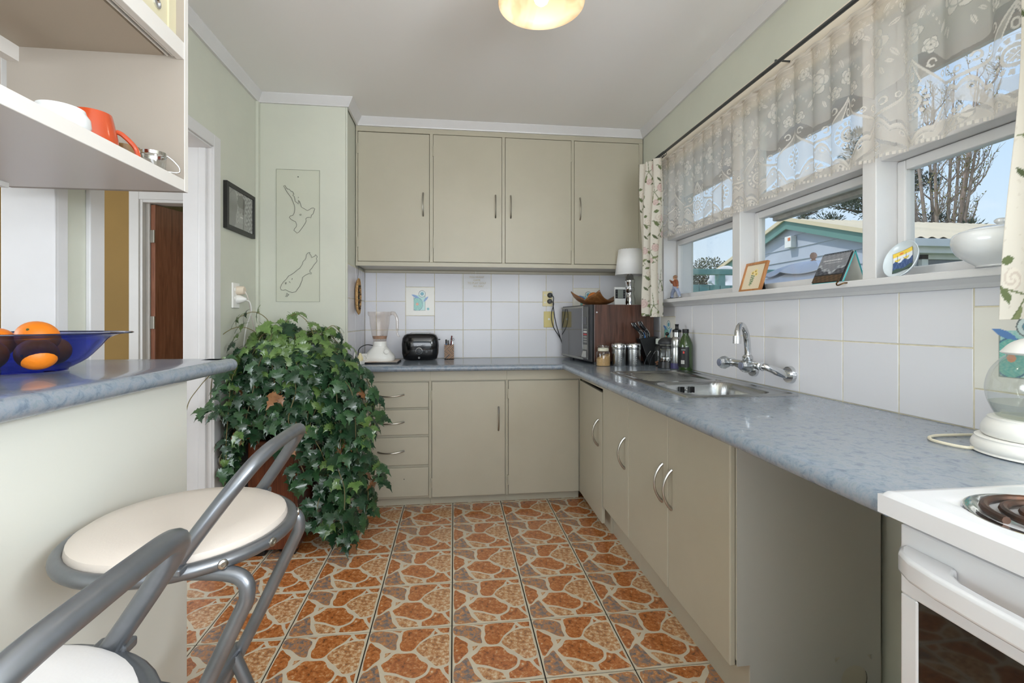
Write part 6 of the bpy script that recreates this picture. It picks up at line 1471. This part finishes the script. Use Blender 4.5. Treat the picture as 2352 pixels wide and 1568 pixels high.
# crown fill
for _ in range(64):
    th = R6.uniform(0, 2*PI); rr = 0.24*math.sqrt(R6.random())
    spots.append(Vector((rr*math.cos(th)+0.03, rr*math.sin(th)-0.04, 0.30+R6.uniform(-0.02, 0.24)*(1-rr))))
L0 = Vector(pl.location)
good = []
for p in spots:
    w = p + L0
    if w.x < XL+0.06: p.x = XL+0.06-L0.x + R6.uniform(0, 0.02)
    if w.y > YA-0.05: p.y = YA-0.05-L0.y
    if PX0-0.02 < w.x < PX1+0.02 and w.y > PY0-0.02 and w.z < 0.58: continue
    if w.z < 0.03: continue
    if w.x > XA-0.02 and w.y > 2.84: continue
    good.append(p)
cam_l = Vector((0, 0, 1.15)) - L0
good.sort(key=lambda p: (p-cam_l).length)
def leaf_xform(p):
    out = Vector((p.x, p.y, 0)); out = out.normalized() if out.length > 0.02 else Vector((0.3, -1, 0)).normalized()
    d = (out*R6.uniform(0.35, 1.0) + Vector((R6.uniform(-0.6, 0.6), R6.uniform(-0.6, 0.6), -R6.uniform(0.35, 1.25)))).normalized()
    nrm = (out*R6.uniform(0.2, 0.9) + Vector((R6.uniform(-0.3, 0.3), R6.uniform(-0.5, 0.1), R6.uniform(0.35, 1.0)))).normalized()
    y = nrm.cross(d).normalized(); z = d.cross(y)
    s = R6.uniform(0.72, 1.25)
    return Matrix(((d.x*s, y.x*s, z.x*s, p.x), (d.y*s, y.y*s, z.y*s, p.y), (d.z*s, y.z*s, z.z*s, p.z), (0, 0, 0, 1)))
rest = MB()
for i, p in enumerate(good):
    z = p.z
    w = R6.random()
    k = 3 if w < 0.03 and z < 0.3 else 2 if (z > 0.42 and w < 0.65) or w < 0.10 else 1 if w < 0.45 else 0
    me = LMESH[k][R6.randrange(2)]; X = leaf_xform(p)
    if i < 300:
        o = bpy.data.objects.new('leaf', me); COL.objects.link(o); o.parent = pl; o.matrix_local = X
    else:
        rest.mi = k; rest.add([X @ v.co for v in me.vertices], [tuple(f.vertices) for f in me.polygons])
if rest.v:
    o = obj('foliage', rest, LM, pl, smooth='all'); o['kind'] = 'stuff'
for v in vines[::1]:
    q = [p for p in v if not (PX0 < p.x+L0.x < PX1 and p.y+L0.y > PY0 and p.z+L0.z < 0.56)]
    if len(q) > 4: obj('vine_stem', MB().tube([(max(p.x, XL+0.02-L0.x), min(p.y, YA-0.03-L0.y), max(p.z, 0.02-L0.z)) for p in q], 0.0022, 5), mat('stem_green', (104, 96, 62), 0.6) if 'stem_green' not in MATS else MATS['stem_green'], pl)
# ---------------------------------------------------------------- outside the window
GZ = -0.55
struct('ground_outside', MB().box(1.45, -8, GZ-0.2, 40, 40, GZ), ramp_mat('lawn', [(0.3, (84, 104, 56)), (0.6, (112, 130, 74)), (0.8, (134, 142, 96))], 3, 0.9), 'lawn outside the window')
M_soff = mat('soffit_paint', (214, 200, 192), 0.6)
struct('trim_10', MB().box(1.44, -2.5, 2.285, 2.06, 4.2, 2.31).box(2.06, -2.5, 2.235, 2.085, 4.2, 2.42).box(1.44, -2.5, 2.31, 2.06, 4.2, 2.42), M_soff, 'pinkish eave soffit outside the window')
struct('wall_outside', MB().box(1.4405, -0.10, GZ, 1.4605, 0.598, 2.42).box(1.4405, -2.5, GZ, 1.4605, -1.62, 2.42).box(1.4405, -1.62, GZ, 1.4605, -0.10, 1.25).box(1.4405, -1.62, 2.13, 1.4605, -0.10, 2.42).box(1.4405, 2.789, GZ, 1.4605, 3.7, 2.42).box(1.4405, 0.598, GZ, 1.4605, 2.789, 1.25).box(1.4405, 0.598, 2.135, 1.4605, 2.789, 2.42), mat('outside_board', (206, 204, 198), 0.6), 'outer face of the kitchen wall')
M_wb = mat('weatherboard_grey', (178, 186, 198), 0.65, var=0.05, vscale=2)
M_barge = mat('barge_green', (96, 138, 130), 0.55)
M_roofc = mat('cream_roof_iron', (216, 200, 166), 0.5, var=0.05, vscale=1.5)
XH, YH, ZH, SL_ = 5.04, 6.64, 2.600, 0.312
yR, yLf = 4.86, 8.42
hs2 = thing('neighbour_house', 'grey weatherboard house with a cream iron roof beyond the fence', 'house', (8.0, YH, GZ))
obj('core_walls', MB().prism([(yR, GZ), (yLf, GZ), (yLf, ZH-SL_*(yLf-YH)-0.02), (YH, ZH-0.02), (yR, ZH-SL_*(YH-yR)-0.02)], 'x', XH+0.02, 12.0), mat('house_wall', (168, 172, 180), 0.7), hs2, world=True)
def roof_z(y): return ZH - SL_*abs(y-YH)
z = GZ; k = 0; BH = 0.187
zb_ = 2.60
while zb_ > GZ+0.05:
    z1 = zb_; z0 = zb_-BH
    def ylim(zz, sgn):
        lim = (ZH-zz)/SL_
        return YH+sgn*min(lim, (yLf-YH) if sgn > 0 else (YH-yR))
    if ZH-z0 > 0.02:
        a0, a1, b0_, b1 = ylim(z0, -1), ylim(min(z1, ZH-0.001), -1), ylim(z0, 1), ylim(min(z1, ZH-0.001), 1)
        zt_ = min(z1, ZH-0.001)
        vs = []
        for x_lo, x_hi in ((XH-0.016, XH-0.002), (XH+0.021, XH+0.021)):
            vs += [(x_lo, a0, z0), (x_lo, b0_, z0), (x_hi, b1, zt_), (x_hi, a1, zt_)]
        obj('weatherboard', MB().add(vs, [(0,1,2,3),(7,6,5,4),(0,4,5,1),(1,5,6,2),(2,6,7,3),(3,7,4,0)]), M_wb, hs2, world=True)
    zb_ -= BH
def rake(sgn, ylen):
    ye = YH+sgn*ylen
    p0, p1 = (YH, ZH+0.055), (ye, ZH+0.055-SL_*ylen)
    return [p0, p1, (p1[0], p1[1]-0.135), (p0[0], p0[1]-0.135)]
for s, L_ in ((-1, 1.95), (1, 1.95)): obj('bargeboard', MB().prism(rake(s, L_), 'x', XH-0.10, XH-0.075), M_barge, hs2, world=True)
def roof_sheet(sgn, L_):
    def f(u, v):
        x = XH-0.13 + 7.2*u; y = YH+sgn*L_*v
        return (x, y, ZH+0.075-SL_*L_*v + 0.010*math.sin(x*2*PI/0.14))
    return f
for s in (-1, 1): obj('roof_sheet', MB().grid(roof_sheet(s, 1.98), 420, 4), M_roofc, hs2, smooth='all', world=True)
for s in (-1, 1):
    q = rake(s, 1.98); obj('barge_cap', MB().prism([(q[0][0], q[0][1]+0.045), (q[1][0], q[1][1]+0.045), (q[1][0], q[1][1]-0.012), (q[0][0], q[0][1]-0.012)], 'x', XH-0.135, XH-0.105), M_roofc, hs2, world=True)
ze = ZH-SL_*1.95
obj('gutter', MB().box(XH-0.08, YH-2.02, ze-0.035, 12.0, YH-1.95, ze+0.05).box(XH-0.08, YH-1.955, ze-0.10, 12.0, YH-1.78, ze-0.03), M_white, hs2, world=True, bevel=0.004)
wdh = obj('window_frame', MB().box(5.25, yR-0.05, 1.84, 9.0, yR-0.005, 1.90).box(5.25, yR-0.05, 0.9, 5.33, yR-0.005, 1.9).box(5.33, yR-0.05, 0.9, 9.0, yR-0.005, 0.96).box(6.55, yR-0.05, 0.96, 6.60, yR-0.005, 1.84), M_white, hs2, world=True)
obj('window_pane', MB().box(5.33, yR-0.020, 0.96, 9.0, yR-0.006, 1.84), mat('dark_house_glass', (86, 88, 94), 0.06, coat=0.5), wdh, world=True)
obj('roller_blind', MB().box(5.36, yR-0.032, 1.68, 9.0, yR-0.022, 1.78), mat('brown_blind', (128, 110, 98), 0.7), wdh, world=True)
alm = obj('alarm_box', MB().box(XH-0.10, 6.52, 2.23, XH-0.012, 6.66, 2.40), M_whitep, hs2, world=True, bevel=0.006)
obj('alarm_lamp', MB().box(XH-0.104, 6.535, 2.33, XH-0.099, 6.585, 2.375), mat('alarm_orange', (206, 120, 76), 0.4), alm, world=True)
# green fence
M_fen = mat('fence_green', (122, 164, 156), 0.6, var=0.08, vscale=4)
fn_ = thing('green_fence', 'pale green timber fence with an open top rail', 'fence', (2.9, 5.6, GZ))
obj('top_rail', MB().box(1.2, 5.57, 1.715, 4.15, 5.66, 1.785), M_fen, fn_, world=True, bevel=0.004)
for x in (1.6, 3.30, 4.06): obj('post', MB().box(x-0.045, 5.58, GZ, x+0.045, 5.67, 1.715), M_fen, fn_, world=True, bevel=0.004)
x = 1.2
while x < 4.08:
    obj('paling', MB().box(x, 5.56, GZ+0.05, x+0.13, 5.58, 1.585+0.004*math.sin(x*9)), M_fen, fn_, world=True, bevel=0.003); x += 0.138
# satellite dish
sd = thing('satellite_dish', 'small white satellite dish behind the green fence', 'satellite dish', (3.62, 6.05, GZ))
obj('dish', MB().lathe([(0, 0), (0.09, 0.010), (0.17, 0.035), (0.215, 0.062)], (0,0,0), 28).move(Matrix.Translation((3.62, 6.05, 1.66)) @ Matrix.Rotation(math.radians(-70), 4, 'Y') @ Matrix.Rotation(math.radians(25), 4, 'X')), mat('dish_grey', (206, 208, 212), 0.5), sd, smooth=True, world=True, solid=0.01)
obj('mast', MB().tube([(3.64, 6.05, GZ), (3.64, 6.05, 1.65)], 0.02, 8), M_handle, sd, world=True)
obj('feed_arm', MB().tube([(3.62, 6.03, 1.50), (3.36, 5.98, 1.66)], 0.010, 6).ball((3.36, 5.98, 1.66), 0.03, 8, 6), M_whitep, sd, world=True)
# garden umbrella
um = thing('garden_umbrella', 'white garden umbrella with a wooden finial below the window', 'umbrella', (2.44, 3.00, GZ))
M_can = mat('umbrella_canvas', (240, 238, 240), 0.8)
def canopy(r0, z0_, r1, z1_, sag):
    mb = MB(); n = 8; K = 7
    for s in range(n):
        a0, a1 = 2*PI*s/n+0.2, 2*PI*(s+1)/n+0.2
        def f(u, v):
            r = r0+(r1-r0)*v; zz = z0_+(z1_-z0_)*v - sag*math.sin(PI*u)*v + 0.02*math.sin(PI*v)
            x = r*(math.cos(a0)*(1-u)+math.cos(a1)*u); y = r*(math.sin(a0)*(1-u)+math.sin(a1)*u)
            return (x, y, zz)
        mb.grid(f, 6, K)
    return mb
UZ = 1.555-GZ
obj('canopy', canopy(0.14, UZ-0.060, 1.05, UZ-0.46, 0.035), M_can, um, solid=0.004)
obj('vent_cap', canopy(0.0, UZ, 0.30, UZ-0.085, 0.02), M_can, um, solid=0.004)
obj('finial', MB().lathe([(0, UZ+0.060), (0.014, UZ+0.055), (0.022, UZ+0.040), (0.020, UZ+0.022), (0.010, UZ+0.012), (0.018, UZ+0.004), (0.018, UZ-0.01)], (0,0,0), 16), mat('finial_wood', (190, 152, 130), 0.5), um, smooth=True)
obj('pole', MB().tube([(0, 0, 0.02), (0, 0, UZ)], 0.022, 12), M_frame_wood, um, smooth=True)
obj('base', MB().lathe([(0, 0), (0.25, 0), (0.25, 0.05), (0.06, 0.08), (0.04, 0.3), (0, 0.3)], (0,0,0), 24), M_darkgrey, um, smooth=True)
# trees --------------------------------------------------------------------------------------------
R8 = random.Random(8)
def blade(mb, p, d, L, W):
    d = d.normalized(); s = d.cross(Vector((R8.uniform(-1, 1), R8.uniform(-1, 1), R8.uniform(-1, 1))))
    if s.length < 1e-3: s = Vector((1, 0, 0))
    s.normalize()
    mb.add([p, p+d*L*0.5+s*W, p+d*L, p+d*L*0.5-s*W], [(0, 1, 2, 3)])
def rnd_dir():
    while True:
        v = Vector((R8.uniform(-1, 1), R8.uniform(-1, 1), R8.uniform(-1, 1)))
        if 0.05 < v.length < 1: return v.normalized()
M_bark = mat('bark', (112, 94, 84), 0.9, var=0.2, vscale=8)
M_pine = mat('pine_needles', (74, 92, 76), 0.8, var=0.2, vscale=2)
def pine(label, base, top_z, spread, nb, lean=0.0):
    t = thing('pine_tree', label, 'tree', base, 0, 'pine trees behind the house')
    H = top_z-base[2]
    obj('trunk', MB().tube([(0, 0, 0), (lean*0.5, 0, H*0.5), (lean, 0, H*0.97)], [H*0.02, H*0.014, H*0.004], 7), M_bark, t)
    mb = MB(); br = MB()
    for k in range(nb):
        f = 0.42+0.58*(k+0.5)/nb; a = k*2.4+R8.uniform(-0.3, 0.3)
        L = spread*(1.12-f)*1.6*R8.uniform(0.7, 1.15)+0.15*spread
        s = Vector((lean*f, 0, H*f)); e_ = s+Vector((math.cos(a)*L, math.sin(a)*L, L*0.30))
        br.tube([s, s.lerp(e_, 0.5)-Vector((0, 0, 0.05*L)), e_], [0.05, 0.03, 0.012], 5)
        for j in range(4):
            c = s.lerp(e_, 0.40+0.20*j)+rnd_dir()*0.12*spread; rc_ = spread*0.20*R8.uniform(0.7, 1.2)
            for _ in range(190):
                d = rnd_dir(); p = c+Vector((d.x*rc_, d.y*rc_, d.z*rc_*0.55))*R8.random()**0.4
                blade(mb, p, d+Vector((0, 0, 0.5)), 0.075*spread*R8.uniform(0.6, 1.2), 0.009*spread)
    obj('branches', br, M_bark, t)
    o = obj('needles', mb, M_pine, t); o['kind'] = 'stuff'
    return t
pine('large dark pine behind the house, tallest of the pines', (13.2, 13.4, GZ), 7.2, 1.6, 24)
pine('smaller dark pine left of the large pine', (10.95, 13.9, GZ), 4.95, 0.75, 16)
pine('smallest pine, its tip showing left above the house roof', (10.3, 14.2, GZ), 4.62, 0.55, 12)
# bare poplars with early leaves
M_twig = mat('poplar_bark', (178, 158, 144), 0.9, var=0.2, vscale=6)
M_bud = mat('poplar_leaf', (166, 158, 92), 0.7, var=0.3, vscale=4)
def poplar(label, base, H, stems, spread):
    t = thing('poplar_tree', label, 'tree', base, 0, 'poplar trees behind the house')
    tr2 = MB(); tw = MB(); lf = MB()
    for k in range(stems):
        a = 2*PI*k/stems+R8.uniform(-0.3, 0.3); r_ = spread*R8.uniform(0.25, 0.75)
        h_ = H*R8.uniform(0.75, 1.0)
        pts = [Vector((0.15*spread*math.cos(a), 0.15*spread*math.sin(a), 0.0)), Vector((0.35*r_*math.cos(a), 0.35*r_*math.sin(a), h_*0.35)), Vector((0.7*r_*math.cos(a), 0.7*r_*math.sin(a), h_*0.7)), Vector((r_*math.cos(a), r_*math.sin(a), h_))]
        q = smooth_path(pts, 5); tr2.tube(q, [0.065*(1-i/len(q))+0.010 for i in range(len(q))], 6)
        for _ in range(30):
            i = R8.randrange(3, len(q)-1); p = q[i]; b = a+R8.uniform(-1.4, 1.4); L = R8.uniform(0.5, 1.35)*(1.2-0.6*i/len(q))
            e_ = p+Vector((math.cos(b)*0.45*L, math.sin(b)*0.45*L, 0.9*L)); m_ = p.lerp(e_, 0.5)+Vector((math.cos(b)*0.08, math.sin(b)*0.08, -0.06))
            tw.tube([p, m_, e_], [0.020, 0.013, 0.005], 4, cap=False)
            for _2 in range(6):
                s = m_.lerp(e_, R8.random()); d = (rnd_dir()*0.6+Vector((0, 0, 0.8)))
                e2 = s+d.normalized()*R8.uniform(0.15, 0.45); tw.tube([s, e2], [0.007, 0.003], 3, cap=False)
                for _3 in range(2): blade(lf, s.lerp(e2, R8.random()), rnd_dir(), 0.06, 0.018)
    obj('trunks', tr2, M_twig, t, smooth=True); o = obj('twigs', tw, M_twig, t); o['kind'] = 'stuff'
    o = obj('leaves', lf, M_bud, t); o['kind'] = 'stuff'
    return t
poplar('tall many-stemmed poplar with sparse young leaves', (13.6, 11.9, GZ), 9.3, 10, 1.75)
poplar('thin poplar at the left of the tall one, nearly bare', (13.8, 13.5, GZ), 7.4, 4, 0.8)
M_bush = mat('olive_foliage', (132, 134, 116), 0.8, var=0.25, vscale=3, var2=(96, 104, 84))
def bush(label, base, blobs):
    t = thing('leafy_tree', label, 'tree', base, 0, 'bushy trees beyond the fence')
    mb = MB()
    for (x, y, z, r_) in blobs:
        for _ in range(3200):
            d = rnd_dir(); p = Vector((x, y, z))+d*r_*R8.random()**0.35
            blade(mb, p, d+rnd_dir(), 0.065, 0.018)
    obj('trunk', MB().tube([(0, 0, 0), (0.05, 0, 1.2), (0, 0.1, 2.2)], [0.12, 0.09, 0.04], 7), M_bark, t)
    o = obj('foliage', mb, M_bush, t); o['kind'] = 'stuff'
    return t
bush('round olive-green tree beyond the fence at the left of the window', (6.0, 11.0, GZ), [(-0.25, 0, 2.2, 0.62), (0.15, 0, 2.6, 0.62), (0.3, 0.2, 2.0, 0.6), (-0.5, 0.2, 1.8, 0.6), (0.0, 0, 1.5, 0.7)])
bush('pale loose tree right of the round tree beyond the fence', (7.1, 11.4, GZ), [(-0.25, 0, 1.9, 0.45), (0.25, 0, 2.3, 0.45), (0.1, 0.2, 1.6, 0.5)])
bush('pale tree top showing behind the left slope of the house roof', (9.2, 13.2, GZ), [(-0.4, 0, 3.0, 0.6), (0.2, 0, 3.4, 0.5), (0.0, 0, 2.5, 0.7)])
